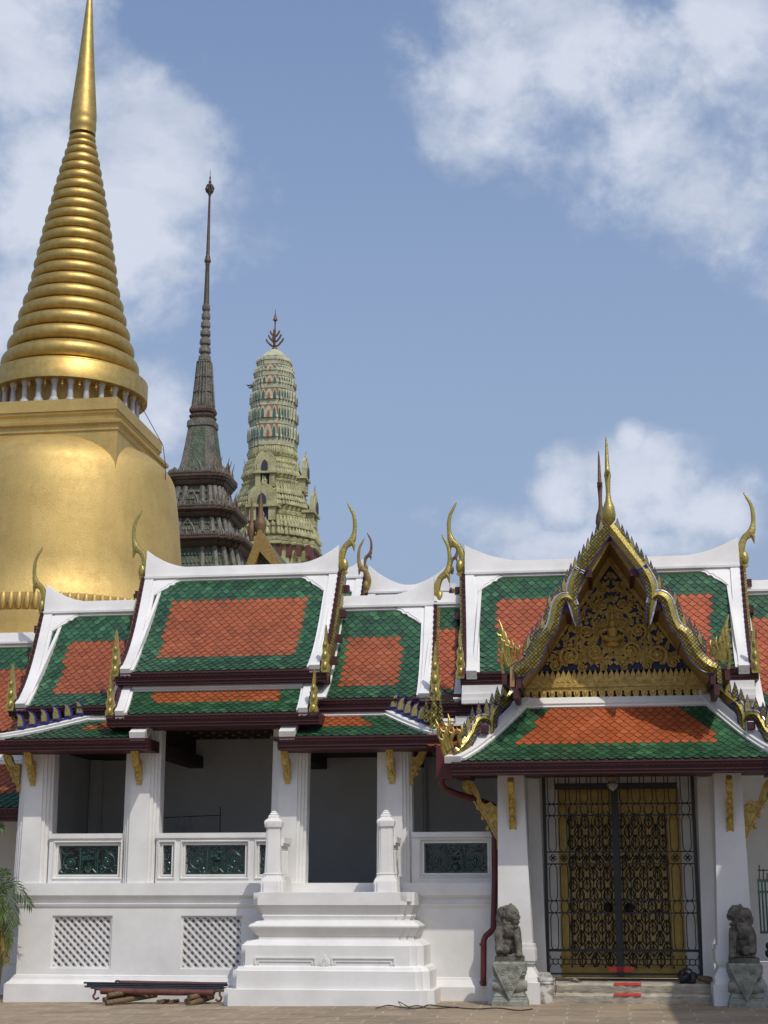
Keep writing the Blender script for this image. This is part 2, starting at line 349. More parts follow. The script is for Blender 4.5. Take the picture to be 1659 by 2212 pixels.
def smooth(pts, k=4):          # Catmull-Rom through the points
    out = []
    n = len(pts)
    for i in range(n - 1):
        p0, p1, p2, p3 = pts[max(i - 1, 0)], pts[i], pts[i + 1], pts[min(i + 2, n - 1)]
        for j in range(k):
            t = j / k
            out.append(tuple(.5 * (2 * b + (c - a) * t + (2 * a - 5 * b + 4 * c - d) * t * t + (3 * b - a - 3 * c + d) * t ** 3) for a, b, c, d in zip(p0, p1, p2, p3)))
    out.append(tuple(pts[-1])); return out
def spiral(cs, cz, r, a0, turns, dirn=1, n=26, rend=.12):
    return [(cs + r * lin(1, rend, t) * math.cos(a0 + dirn * turns * 2 * math.pi * t), cz + r * lin(1, rend, t) * math.sin(a0 + dirn * turns * 2 * math.pi * t)) for t in [i / n for i in range(n + 1)]]
def ribbon(cent, hw):          # outline of a band along a centre line in a plane
    l = []; r = []
    for i, p in enumerate(cent):
        a = Vector(cent[max(i - 1, 0)]); b = Vector(cent[min(i + 1, len(cent) - 1)]); t = (b - a).normalized()
        nrm = Vector((-t.y, t.x)); q = Vector(p)
        l.append(tuple(q + nrm * hw[i])); r.append(tuple(q - nrm * hw[i]))
    return l, r
def leaf_outline(w, h, bend=.25):   # flame-shaped leaf standing on (0,0)
    pts = [(-.5, 0), (-.52, .25), (-.36, .5), (-.12, .75), (bend, 1), (.22, .72), (.42, .45), (.5, .2), (.42, 0)]
    return [(x * w, y * h) for x, y in pts]

# ------------------------------------------------------------------ ground
def ground():
    xs = [-250, -60, -20, -12, -8, -6, -4, -3, -2, -1, 0, 1, 2, 4, 8, 12, 30, 60, 250]; ds = [-260, -40, -10, 0, 1, 2, 4, 8, 16, 40, 120]
    gz = lambda s: -.011 * max(0, min(9, 1.2 - s))
    b = MB(); n = len(xs)
    b.add([(s, d, gz(s)) for d in ds for s in xs], [(j * n + i, j * n + i + 1, (j + 1) * n + i + 1, (j + 1) * n + i) for j in range(len(ds) - 1) for i in range(n - 1)])
    tag(b.build('stone_pavement', 'paving'), kind='structure')
ground()

# ------------------------------------------------------------------ roof builders
class Prof:
    """section of a roof slope: from (d,z) at the ridge to (d,z) at the eave with a hollow curve"""
    def __init__(self, a, b, sag=.05, n=24):
        L0 = math.hypot(b[0] - a[0], b[1] - a[1]); nx, nz = (b[1] - a[1]) / L0, -(b[0] - a[0]) / L0
        if nz > 0: nx, nz = -nx, -nz
        self.p = []
        for i in range(n + 1):
            t = i / n; h = sag * L0 * 4 * t * (1 - t) * (.55 + .9 * t)
            self.p.append((lin(a[0], b[0], t) + nx * h, lin(a[1], b[1], t) + nz * h))
        self.l = [0]
        for i in range(n): self.l.append(self.l[-1] + math.dist(self.p[i], self.p[i + 1]))
        self.L = self.l[-1]
    def at(self, a, h=0):
        p, l = self.p, self.l; i = 0
        if a >= self.L: i = len(p) - 2
        else:
            while i < len(p) - 2 and l[i + 1] < a: i += 1
        t = (a - l[i]) / (l[i + 1] - l[i]); dx = p[i + 1][0] - p[i][0]; dz = p[i + 1][1] - p[i][1]; q = math.hypot(dx, dz)
        return (p[i][0] + dx * t - dz / q * h, p[i][1] + dz * t + dx / q * h)
def tiles(root, prof, sl, sr, orange, w=.15, e=.098, top=0.0, name='roof_tiles', seed=1, deck=True, om='tile_orange'):
    rnd = random.Random(seed); b = MB(); K = 6
    Lr = prof.L; nr = int((Lr - top) / e)
    for i in range(nr):
        a_tip = Lr + .03 - i * e; t = max(0, min(1, (a_tip - e * .5) / Lr)); l0, r0 = sl(t), sr(t)
        j0 = math.floor(l0 / w) - 1; j1 = math.ceil(r0 / w) + 1
        for j in range(j0, j1):
            sc = (j + (.5 if i % 2 else 0)) * w
            if sc < l0 + .01 or sc > r0 - .01: continue
            m = 1 if orange(i, nr, sc, l0, r0) else 0
            jit = rnd.uniform(-.003, .003); dz = rnd.uniform(-.002, .002); tilt = rnd.uniform(-.003, .003); v = []
            for lay in (0, 1, 2):
                for k in range(K + 1):
                    x = -1 + 2 * k / K; s = max(l0 - .03, min(r0 + .03, sc + x * w * .49))
                    if lay == 0: a = a_tip - e * 2.3; h = .003
                    else:
                        a = a_tip - (.88 * e) * (abs(x) ** 1.9) + jit
                        h = (.027 - .008 * x * x + dz + tilt * x) if lay == 1 else -.002
                    q = prof.at(a, h); v.append((s, q[0], q[1]))
            n = K + 1
            b.add(v, [(k, k + 1, n + k + 1, n + k) for k in range(K)], m)
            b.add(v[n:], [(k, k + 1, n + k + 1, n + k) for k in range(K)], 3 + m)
    if deck:
        n = 10; v = []
        for k in range(n + 1):
            a = Lr * k / n; t = k / n
            q = prof.at(a, -.004); v += [(sl(t), q[0], q[1]), (sr(t), q[0], q[1])]
        b.add(v, [(2 * k, 2 * k + 1, 2 * k + 3, 2 * k + 2) for k in range(n)], 2)
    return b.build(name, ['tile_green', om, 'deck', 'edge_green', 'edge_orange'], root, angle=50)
def strip(b, prof, f0, f1, h0, h1, a0=0.0, a1=None, n=12, m=0):
    """a bar lying along the slope between the side lines f0, f1"""
    a1 = prof.L if a1 is None else a1; rings = []
    for k in range(n + 1):
        a = lin(a0, a1, k / n); t = a / prof.L
        q0 = prof.at(a, h0); q1 = prof.at(a, h1)
        rings.append([(f0(t), *q0), (f1(t), *q0), (f1(t), *q1), (f0(t), *q1)])
    b.loft(rings, m)
def fascia(root, s0, s1, d, ztop, zbot, name='eave_board', depth=.5, pitch=.085):
    """moulded maroon eave board with a row of small studs"""
    H = ztop - zbot; b = MB()
    pr = [(d - depth, ztop), (d + .06, ztop), (d + .06, ztop - .028), (d + .035, ztop - .034), (d + .03, ztop - .085), (d - .01, ztop - .09), (d - .015, ztop - H * .62), (d + .005, ztop - H * .66), (d + .005, ztop - H * .76), (d - .03, ztop - H * .80), (d - .03, ztop - H * .93), (d - .015, zbot + .012), (d - .015, zbot), (d - depth, zbot)]
    b.prism(pr, 's', s0, s1)
    n = int((s1 - s0) / pitch)
    for i in range(n):
        s = s0 + (i + .5) * (s1 - s0) / n; z = ztop - .060
        b.hexa([(s - .018, d + .025, z - .02), (s + .018, d + .025, z - .02), (s + .018, d + .025, z + .02), (s - .018, d + .025, z + .02), (s - .008, d + .052, z - .009), (s + .008, d + .052, z - .009), (s + .008, d + .052, z + .009), (s - .008, d + .052, z + .009)])
    return b.build(name, 'maroon', root)
CH = [(.05, 0, .030), (0, .1, .038), (-.01, .23, .044), (.04, .38, .038), (.13, .46, .045), (.165, .58, .027), (.17, .71, .025), (.15, .83, .020), (.105, .92, .016), (.065, .995, .006)]
def chofa(root, s, d, z, H, dirn, mat='gold_bright', name='roof_finial', fat=1.12):
    b = MB(); path = smooth([(s + dirn * x * H, d, z + y * H) for x, y, r in CH], 4); rr = [q[0] for q in smooth([(r * H * fat,) for x, y, r in CH], 4)]
    b.tube(path, rr, 8, squash=(1, .75, 1))
    b.tube([(s + dirn * .11 * H, d, z + .46 * H), (s + dirn * .155 * H, d, z + .40 * H), (s + dirn * .165 * H, d, z + .31 * H)], [.04 * H * fat, .026 * H * fat, .004 * H], 6)
    b.ell((s + dirn * .03 * H, d, z + .12 * H), (.055 * H, .05 * H, .10 * H), 10, 6)
    return b.build(name, mat, root)
def hanghong(root, s, d, z, H, dirn, mat='gold_bright', name='flame_finial'):
    b = MB(); w = H * .17
    pts = [(-.5, 0), (-.62, .12), (-.40, .20), (-.62, .34), (-.34, .42), (-.48, .56), (-.18, .66), (-.22, .82), (-.06, 1), (.06, .84), (.16, .68), (.34, .55), (.30, .42), (.52, .30), (.38, .2), (.55, .1), (.42, 0)]
    b.prism([(s - dirn * x * w, z + y * H) for x, y in pts], 'd', d - .05, d + .06)
    for y, r in ((.14, .055), (.36, .05), (.58, .04)):
        b.ell((s, d + .05, z + y * H), (r * H, .05, r * H * 1.7), 8, 6)
    return b.build(name, mat, root)
def cusp_corner(b, prof, sline, dirn, W, Lh, h0=.03, h1=.062):
    """white cusped plate filling the upper corner of a tile field"""
    o = [(0, 0), (W, 0), (W * .93, .10 * Lh), (W * .74, .20 * Lh), (W * .66, .34 * Lh), (W * .52, .36 * Lh), (W * .44, .50 * Lh), (W * .36, .55 * Lh), (W * .20, .72 * Lh), (W * .06, .92 * Lh), (0, Lh)]
    def pt(x, a, h):
        q = prof.at(.12 + a, h); return (sline((.12 + a) / prof.L) + dirn * x, q[0], q[1])
    n = len(o); v = [pt(x, a, h1) for x, a in o] + [pt(x, a, h0 - .04) for x, a in o]
    b.add(v, [tuple(range(n))] + [(i, (i + 1) % n, n + (i + 1) % n, n + i) for i in range(n)])
    o1 = o[1:]; o2 = [(x + .035 * min(1, (len(o1) - 1 - i) / 3), a + .03 * min(1, (len(o1) - 1 - i) / 3)) for i, (x, a) in enumerate(o1)]
    v = []
    for (x, a), (x2, a2) in zip(o1, o2): v += [pt(x, a, h1 - .012), pt(x2, a2, h1 - .012), pt(x2, a2, -.01), pt(x, a, -.01)]
    b.add(v, [f for i in range(len(o1) - 1) for f in ((4 * i, 4 * i + 1, 4 * i + 5, 4 * i + 4), (4 * i + 1, 4 * i + 2, 4 * i + 6, 4 * i + 5))])
def upper_roof(root, prof, sl, sr, orange, ends=('L', 'R'), vw=.23, cap=.16, horn=1.0, hornmat='gold_bright', seed=1, swoop=.36, swl=.95, corner=True, flame=.85, purlins=True, tw=.15, ledge=True, om='tile_orange'):
    zr = prof.p[0][1]; dr = prof.p[0][0]; l0, r0 = sl(0), sr(0)
    tl = (lambda t: sl(t) + vw) if 'L' in ends else sl
    tr = (lambda t: sr(t) - vw) if 'R' in ends else sr
    tiles(root, prof, tl, tr, orange, seed=seed, top=.16, w=tw, om=om)
    # ridge: cap, ledge and the band lying on the slope
    b = MB()
    pr = [(dr - .14, zr - .12), (dr + .13, zr - .10), (dr + .10, zr + cap * .45), (dr + .075, zr + cap), (dr - .075, zr + cap), (dr - .10, zr + cap * .45)]
    b.prism(pr, 's', l0, r0)
    if ledge: b.prism([(dr + .09, zr - .015), (dr + .185, zr - .035), (dr + .185, zr - .075), (dr + .09, zr - .09)], 's', l0, r0)
    strip(b, prof, sl, sr, -.02, .050, .0, .20, 3)
    # upswept ridge ends
    for e in ends:
        x0, dn = (l0, 1) if e == 'L' else (r0, -1)
        rings = []
        for k in range(15):
            t = k / 14; s = x0 + dn * swl * t; hh = zr + cap + swoop * (1 - t) ** 2.1
            fl = .135 - .02 * t
            rings.append([(s, dr - fl, zr - .08), (s, dr + fl, zr - .08), (s, dr + .07 + .05 * (1 - t), zr + cap * .6), (s, dr + .06, hh - .01), (s, dr + .03, hh), (s, dr - .06, hh), (s, dr - .12, zr + cap * .6)])
        b.loft(rings)
    b.build('ridge_cap', 'white', root)
    # verges
    for e in ends:
        f, dn = (sl, 1) if e == 'L' else (sr, -1)
        b = MB()
        strip(b, prof, lambda t: f(t), lambda t: f(t) + dn * vw * .74, -.03, .085, 0, prof.L + .03)
        strip(b, prof, lambda t: f(t) + dn * vw * .74, lambda t: f(t) + dn * vw, -.03, .055, 0, prof.L + .015)
        strip(b, prof, lambda t: f(t) - dn * .004, lambda t: f(t) + dn * (vw * .78), -.06, .10, prof.L - .10, prof.L + .06, 2)
        if corner: cusp_corner(b, prof, lambda t: f(t) + dn * (vw - .01), dn, .50, .50)
        b.build('verge', 'white', root)
        b = MB()                                       # maroon toothed strip along the gable edge
        strip(b, prof, lambda t: f(t) - dn * .055, lambda t: f(t) - dn * .006, -.16, .07, .02, prof.L + .02)
        k = 0; a = .12
        while a < prof.L:
            q = prof.at(a, .06); q2 = prof.at(a + .12, .06); q3 = prof.at(a + .05, .13)
            b.prism([q, q2, q3], 's', f(a / prof.L) - dn * .06, f(a / prof.L) - dn * .002); a += .15
        b.build('gable_edge', 'maroon', root)
        b = MB(); strip(b, prof, lambda t: f(t) - dn * .115, lambda t: f(t) - dn * .058, -.24, .02, .0, prof.L + .02)
        b.build('bargeboard', 'mosaic', root)
        if purlins:
            for a in (.35, 1.05, 1.75, 2.45):
                if a > prof.L: break
                q = prof.at(a, -.16); b = MB(); x = f(a / prof.L)
                b.box(min(x - dn * .21, x), max(x - dn * .21, x), q[0] - .07, q[0] + .07, q[1] - .07, q[1] + .07)
                b.build('purlin_end', 'maroon', root)
        if horn: chofa(root, (l0 if e == 'L' else r0) - dn * .06, dr, zr - .06, horn, -dn, hornmat)
        if flame:
            q = prof.at(prof.L - .02, .0); hanghong(root, f(1) - dn * .10, q[0] + .02, q[1] - .08, flame, -dn)
    # back slope and gable infill
    b = MB(); zb = prof.p[-1][1]; db = dr - (prof.p[-1][0] - dr)
    b.add([(sl(0), dr, zr), (sr(0), dr, zr), (sr(1), db, zb), (sl(1), db, zb)], [(0, 1, 2, 3)])
    b.build('rear_slope', 'deck', root)
    for x in (sl(1) + .12, sr(1) - .12):
        b = MB(); b.prism([(dr, zr - .05), (prof.p[-1][0] - .05, zb), (db, zb)], 's', x - .03, x + .03); b.build('gable_wall', 'white', root)
def skirt_roof(root, prof, sl, sr, orange, seed=2, hip=None, bare=None, tw=.15, e=.078, om='tile_orange'):
    """lower lean-to slope: hip = side with a slanted white hip band, bare = side with a short white end block"""
    hw = .15
    tiles(root, prof, (lambda t: sl(t) + hw) if hip == 'L' or bare == 'L' else sl, (lambda t: sr(t) - hw) if hip == 'R' or bare == 'R' else sr, orange, seed=seed, top=.06, w=tw, e=e, om=om)
    b = MB(); strip(b, prof, sl, sr, -.03, .085, -.06, .09, 2); strip(b, prof, sl, sr, -.03, .05, .08, .135, 2)
    for sd_, f in (('L', sl), ('R', sr)):
        dn = 1 if sd_ == 'L' else -1
        if hip == sd_:
            strip(b, prof, f, lambda t: f(t) + dn * .13, -.03, .10, -.06, prof.L + .02); strip(b, prof, lambda t: f(t) + dn * .13, lambda t: f(t) + dn * .20, -.03, .06, 0, prof.L + .01)
        if bare == sd_:
            strip(b, prof, f, lambda t: f(t) + dn * .2, -.03, .085, 0, prof.L + .03); strip(b, prof, f, lambda t: f(t) + dn * .27, -.05, .12, prof.L * .45, prof.L + .05, 3)
    b.build('verge', 'white', root)
C0 = lambda x: (lambda t: x)
LN = lambda a, b: (lambda t: a + (b - a) * t)
def zof(u, v, d): return S(u, v, d)[1]
def sof(u, v, d): return S(u, v, d)[0]

# ------------------------------------------------------------------ open gallery pavilion (left)
pav = thing('gallery_pavilion', 'white open-sided pavilion with three stepped green and orange roofs behind the stair block', 'pavilion', (-3.0, 0, 0))
def sprof(dr, vr, ur, de, ve, ue, sag=.035): return Prof((dr, zof(ur, vr, dr)), (de, zof(ue, ve, de)), sag)
# central high roof
cP = sprof(-2.0, 1240, 520, .15, 1449, 480, .055)
cL, cR = LN(-4.99, -4.745), LN(-1.16, -1.125)
def rect(bot, top, ml, mr):
    return lambda i, nr, s, l, r: bot <= i < nr - top and l + ml < s < r - mr
upper_roof(pav, cP, cL, cR, rect(6, 6, .34, .34), horn=1.42, seed=3)
fascia(pav, -4.84, -1.02, .15, zof(480, 1450, .15), zof(480, 1475, .15))
lP = sprof(-.1, 1484, 480, .65, 1541, 470, .03)
lsL, lsR = LN(sof(268, 1484, -.1), sof(250, 1541, .65)), LN(sof(677, 1474, -.1), sof(665, 1534, .65))
skirt_roof(pav, lP, LN(lsL(0) + .17, lsL(1) + .17), LN(lsR(0) - .17, lsR(1) - .17), lambda i, nr, s, l, r: i >= 5 and l + .42 < s < r - .42, seed=5, e=.086)
for f, dn in ((lsL, 1), (lsR, -1)):
    b = MB(); strip(b, lP, f, lambda t: f(t) + dn * .15, -.03, .085, -.07, lP.L + .03); strip(b, lP, lambda t: f(t) + dn * .15, lambda t: f(t) + dn * .2, -.03, .05, 0, lP.L + .015)
    strip(b, lP, f, lambda t: f(t) + dn * .16, -.06, .10, lP.L - .09, lP.L + .06, 2); b.build('verge', 'white', pav)
    b = MB(); strip(b, lP, lambda t: f(t) - dn * .055, lambda t: f(t) - dn * .005, -.14, .09, -.06, lP.L)
    for a in (.0, .15, .3, .45, .6, .65):
        b.prism([lP.at(a, .08), lP.at(a + .13, .08), lP.at(a + .04, .16)], 's', f(a / lP.L) - dn * .06, f(a / lP.L) - dn * .004)
    b.build('gable_edge', 'maroon', pav)
    q = lP.at(lP.L - .02); hanghong(pav, f(1) - dn * .10, q[0], q[1] - .06, .80, -dn)
    b = MB()
    b.box(f(.5) - .02, f(.5) + .02, -.1, .6, zof(470, 1566, .65) - .02, zof(470, 1541, .65)); b.build('end_board', 'maroon', pav)
fascia(pav, sof(230, 1560, .65), sof(690, 1550, .65), .65, zof(470, 1542, .65), zof(470, 1567, .65), depth=.72)
# left and right lower roofs of the pavilion
aP = sprof(-1.9, 1318, 200, .1, 1526, 150, .055)
upper_roof(pav, aP, LN(sof(101, 1304, -1.9), sof(36, 1524, .1)), C0(-4.86), rect(5, 7, .36, -9), ends=('L',), horn=1.36, cap=.17, seed=11)
fascia(pav, sof(19, 1530, .1), -4.75, .1, zof(150, 1527, .1), zof(150, 1545, .1))
bP = sprof(-1.9, 1306, 820, .1, 1508, 820, .055)
upper_roof(pav, bP, C0(-1.22), LN(sof(938, 1275, -1.9), sof(928, 1504, .1)), rect(5, 7, .35, .36), ends=('R',), horn=1.40, cap=.17, seed=13, flame=1.05)
b = MB(); strip(b, bP, C0(-1.24), C0(-1.02), -.03, .05, .05, bP.L + .02); b.build('verge', 'white', pav)
fascia(pav, -1.22, sof(946, 1512, .1), .1, zof(820, 1509, .1), zof(820, 1538, .1))
# skirt slopes with hipped outer ends
dP = sprof(-.05, 1550, 300, .65, 1596, 150, .03)
sk1L, sk1R = LN(sof(203, 1550, -.05), sof(-14, 1600, .65)), C0(sof(314, 1596, .65))
skirt_roof(pav, dP, sk1L, sk1R, lambda i, nr, s, l, r: i >= 5 and s > l + .52, seed=17, hip='L', bare='R')
fascia(pav, sof(-16, 1600, .65), sof(319, 1600, .65), .65, zof(150, 1597, .65), zof(150, 1621, .65), depth=.74)
eP = sprof(-.05, 1541, 760, .65, 1590, 760, .03)
sk2L, sk2R = C0(sof(604, 1588, .65)), LN(sof(838, 1537, -.05), sof(951, 1583, .65))
skirt_roof(pav, eP, sk2L, sk2R, lambda i, nr, s, l, r: i >= 5 and s < r - .52, seed=19, hip='R', bare='L')
fascia(pav, sof(599, 1600, .65), sof(955, 1600, .65), .65, zof(760, 1590, .65), zof(760, 1617, .65), depth=.74)
def hip_naga(root, prof, f, dn, a0, a1, n):
    b = MB(); strip(b, prof, lambda t: f(t) - dn * .01, lambda t: f(t) - dn * .09, .02, .13, a0, a1, 4); bb = b.build('naga_rail', ['mosaic'], root)
    b = MB(); strip(b, prof, lambda t: f(t) - dn * .0, lambda t: f(t) + dn * .012, .09, .135, a0, a1, 4); b.build('blue_edging', 'blue', bb)
    for k in range(n):
        a = lin(a0 + .03, a1 - .05, k / (n - 1)); q = prof.at(a, .12); s = f(a / prof.L) - dn * .05
        b = MB(); o = [(s + dn * x * .16, q[1] + y * .25) for x, y in [(-.42, 0), (-.5, .4), (-.42, .75), (-.62, 1.05), (-.1, .95), (.25, .62), (.42, .25), (.42, 0)]]
        b.prism(o, 'd', q[0] - .03, q[0] + .05, 0); cx = sum(p[0] for p in o) / len(o); cz = sum(p[1] for p in o) / len(o)
        b.prism([(cx + (x - cx) * .70, cz + (z - cz) * .78) for x, z in o], 'd', q[0] + .045, q[0] + .062, 1)
        b.build('flame_fin', ['blue', 'gold_bright'], bb)
hip_naga(pav, dP, sk1L, 1, .05, .62, 6); hip_naga(pav, eP, sk2R, -1, .03, .66, 6)
# naga finials at the low right corner
for (u, v, h, w) in ((938, 1590, .85, 1.0), (921, 1560, .45, 1), (952, 1566, .5, 1)):
    hanghong(pav, sof(u, v, .6), .6, zof(u, v, .6), h, 1, 'mosaic')
# columns
z0c = 1.905
def column(root, bl, br_, tl, tr, zt, name='column'):
    b = MB(); D = .42
    def tap(x0, x1, y0, y1, dn, df):
        b.hexa([(x0, -D, z0c), (x1, -D, z0c), (x1, dn, z0c), (x0, dn, z0c), (y0, -D, zt), (y1, -D, zt), (y1, df, zt), (y0, df, zt)])
    tap(bl, br_, tl, tr, .0, -.03)
    for k, (w, dd) in enumerate(((.055, -.05), (.105, -.10), (.15, -.15))):
        tap(bl - w, br_ + w, tl - w, tr + w, dd, dd - .02)
    b.box(tl - .16, tr + .16, -D - .01, -.13, zt - .10, zt - .003)
    return b.build(name, 'white', root)
zs, zc = zof(150, 1612, 0), zof(450, 1560, 0)
colx = []
for bl, br_, tl, tr, vt, zt in ((40, 83, 59.5, 95, 1630, zs), (274, 316, 286, 326, 1630, zc), (596, 637, 605, 645, 1620, zc), (830, 871, 831, 868, 1620, zs)):
    c = (sof(bl, 1907, 0), sof(br_, 1907, 0), sof(tl, vt, -.03), sof(tr, vt, -.03)); colx.append(c)
    column(pav, *c, zt)
# floor, walls and ceilings inside
b = MB(); b.box(-6.55, 2.0, -4.0, -.05, 1.75, 1.90); b.build('gallery_floor', 'inwall', pav)
sb = sof(197, 1700, -3.2)
b = MB(); b.box(-6.9, 2.4, -3.45, -3.2, 1.9, 5.2); b.box(sb - .25, sb, -3.2, -.9, 1.9, 5.2)
for s_ in (sb + .12, sof(905, 1700, -3.2), sof(640, 1700, -3.2)): b.box(s_ - .14, s_ + .14, -3.2, -3.08, 1.9, 5.2); b.box(s_ - .09, s_ + .09, -3.2, -3.03, 1.9, 5.2)
b.build('rear_wall', 'inwall', pav)
b = MB(); b.box(-6.7, -4.25, -3.2, .6, zs + .02, zs + .06); b.box(-1.9, 2.1, -3.2, .6, zs + .02, zs + .06); b.box(-4.25, -1.9, -3.2, .6, zc + .02, zc + .06)
b.box(-4.28, -4.22, -3.2, -.2, zs, zc + .03); b.box(-1.93, -1.87, -3.2, -.2, zs, zc + .03)
b.build('ceiling', 'dark_in', pav)
b = MB()
for i, (z, a, c) in enumerate(((zs, colx[0][3], colx[1][2]), (zc, colx[1][3], colx[2][2]), (zs, colx[2][3], colx[3][2]))):
    b.box(a + .1, c - .1, -.34, -.17, z - .11, z + .02, 0); b.box(a + .1, c - .1, -.168, -.155, z - .09, z - .02, 1)
b.box(colx[3][3] + .1, 2.0, -.34, -.17, zs - .11, zs + .02, 0)
for s_, z in ((-4.2, zs + .05), (-1.72, zs), (.2, zs)): b.box(s_ - .14, s_ + .14, -3.2, -.42, z - .2, z + .019, 0)
for k in range(9):
    for j in range(5): b.box(-4.05 + k * .25, -4.0 + k * .25, -2.9 + j * .5, -2.85 + j * .5, zc - .0, zc + .021, 1)
b.build('beam', ['dark_in', 'gold_dull'], pav)
# terrace wall
WL = sof(37, 2000, 0)
def sweep_base(b, prof, sl, sr, deep=-3.5):
    rings = [[(sl - o, deep, z) for o, z in prof], [(sl - o, o, z) for o, z in prof], [(sr, o, z) for o, z in prof]]
    n = len(prof)
    b.add([p for r in rings for p in r], [(k * n + i, k * n + i + 1, (k + 1) * n + i + 1, (k + 1) * n + i) for k in range(2) for i in range(n - 1)])
zt_, zb_ = zof(300, 1963, 0), zof(300, 2106, 0)
b = MB()
sweep_base(b, [(-.4, 1.905), (.045, 1.905), (.045, zof(300, 1934, .04)), (-.035, zof(300, 1942, 0)), (-.04, zof(300, 1950, 0)), (.012, zof(300, 1952, 0)), (.005, zof(300, 1957, 0)), (-.015, zof(300, 1960, 0)), (-.02, zt_), (-.4, zt_)], WL, 2.02)
zq = lambda v: zof(300, v, .1)
sweep_base(b, [(-.4, zb_), (-.02, zb_), (.01, zq(2109)), (.015, zq(2112)), (.03, zq(2113)), (.06, zq(2120)), (.10, zq(2124)), (.115, zq(2127)), (.13, zq(2127)), (.13, -.15)], WL, 2.02)
# wall face pierced by two vents
va = (sof(110, 2035, 0), sof(240, 2035, 0)); vb = (sof(389, 2035, 0), sof(523, 2035, 0)); vz = (zof(300, 2093, 0), zof(300, 1978, 0))
segs = [(WL + .02, va[0]), (va[1], vb[0]), (vb[1], 2.02)]
for a, c in segs: b.box(a, c, -.4, -.02, zb_, zt_)
for a, c in (va, vb): b.box(a, c, -.4, -.02, zb_, vz[0]); b.box(a, c, -.4, -.02, vz[1], zt_)
b.box(WL + .02, WL + .2, -3.5, -.38, zb_, zt_)
b.build('terrace_wall', 'white', pav)
M['vent_back'] = simple('grey_brown_vent_back', (.46, .41, .39), (.34, .30, .285), rough=.9)  # even grey-brown panel closing each vent
for (a, c) in (va, vb):
    b = MB(); z0, z1 = vz; W, H = c - a, z1 - z0
    for q in (.0,):
        b.box(a, a + .035, -.10, -.05, z0, z1); b.box(c - .035, c, -.10, -.05, z0, z1); b.box(a + .035, c - .035, -.10, -.05, z0, z0 + .03); b.box(a + .035, c - .035, -.10, -.05, z1 - .03, z1)
    st = W / 8.2; hw = .021
    def clip(p, q):
        t0, t1 = 0, 1; dx, dz = q[0] - p[0], q[1] - p[1]
        for P, Q in ((-dx, p[0] - a), (dx, c - p[0]), (-dz, p[1] - z0), (dz, z1 - p[1])):
            if abs(P) < 1e-9: continue
            r = Q / P
            if P < 0: t0 = max(t0, r)
            else: t1 = min(t1, r)
        return None if t0 >= t1 else ((p[0] + dx * t0, p[1] + dz * t0), (p[0] + dx * t1, p[1] + dz * t1))
    for k in range(-9, 19):
        for sg, dd in ((1, -.105), (-1, -.075)):
            x = a + k * st; r = clip((x, z0), (x + sg * H * 1.0, z1)) if sg == 1 else clip((x, z0), (x - H * 1.0, z1))
            if not r: continue
            (x0, y0), (x1, y1) = r; l = math.hypot(x1 - x0, y1 - y0)
            if l < .02: continue
            nx, nz = -(y1 - y0) / l * hw, (x1 - x0) / l * hw
            b.prism([(x0 + nx, y0 + nz), (x1 + nx, y1 + nz), (x1 - nx, y1 - nz), (x0 - nx, y0 - nz)], 'd', dd - .02, dd)
    v = b.build('lattice_vent', 'white', pav)
    b = MB(); b.box(a + .001, c - .001, -.39, -.145, z0 + .001, z1 - .001); b.build('vent_back', 'vent_back', v)
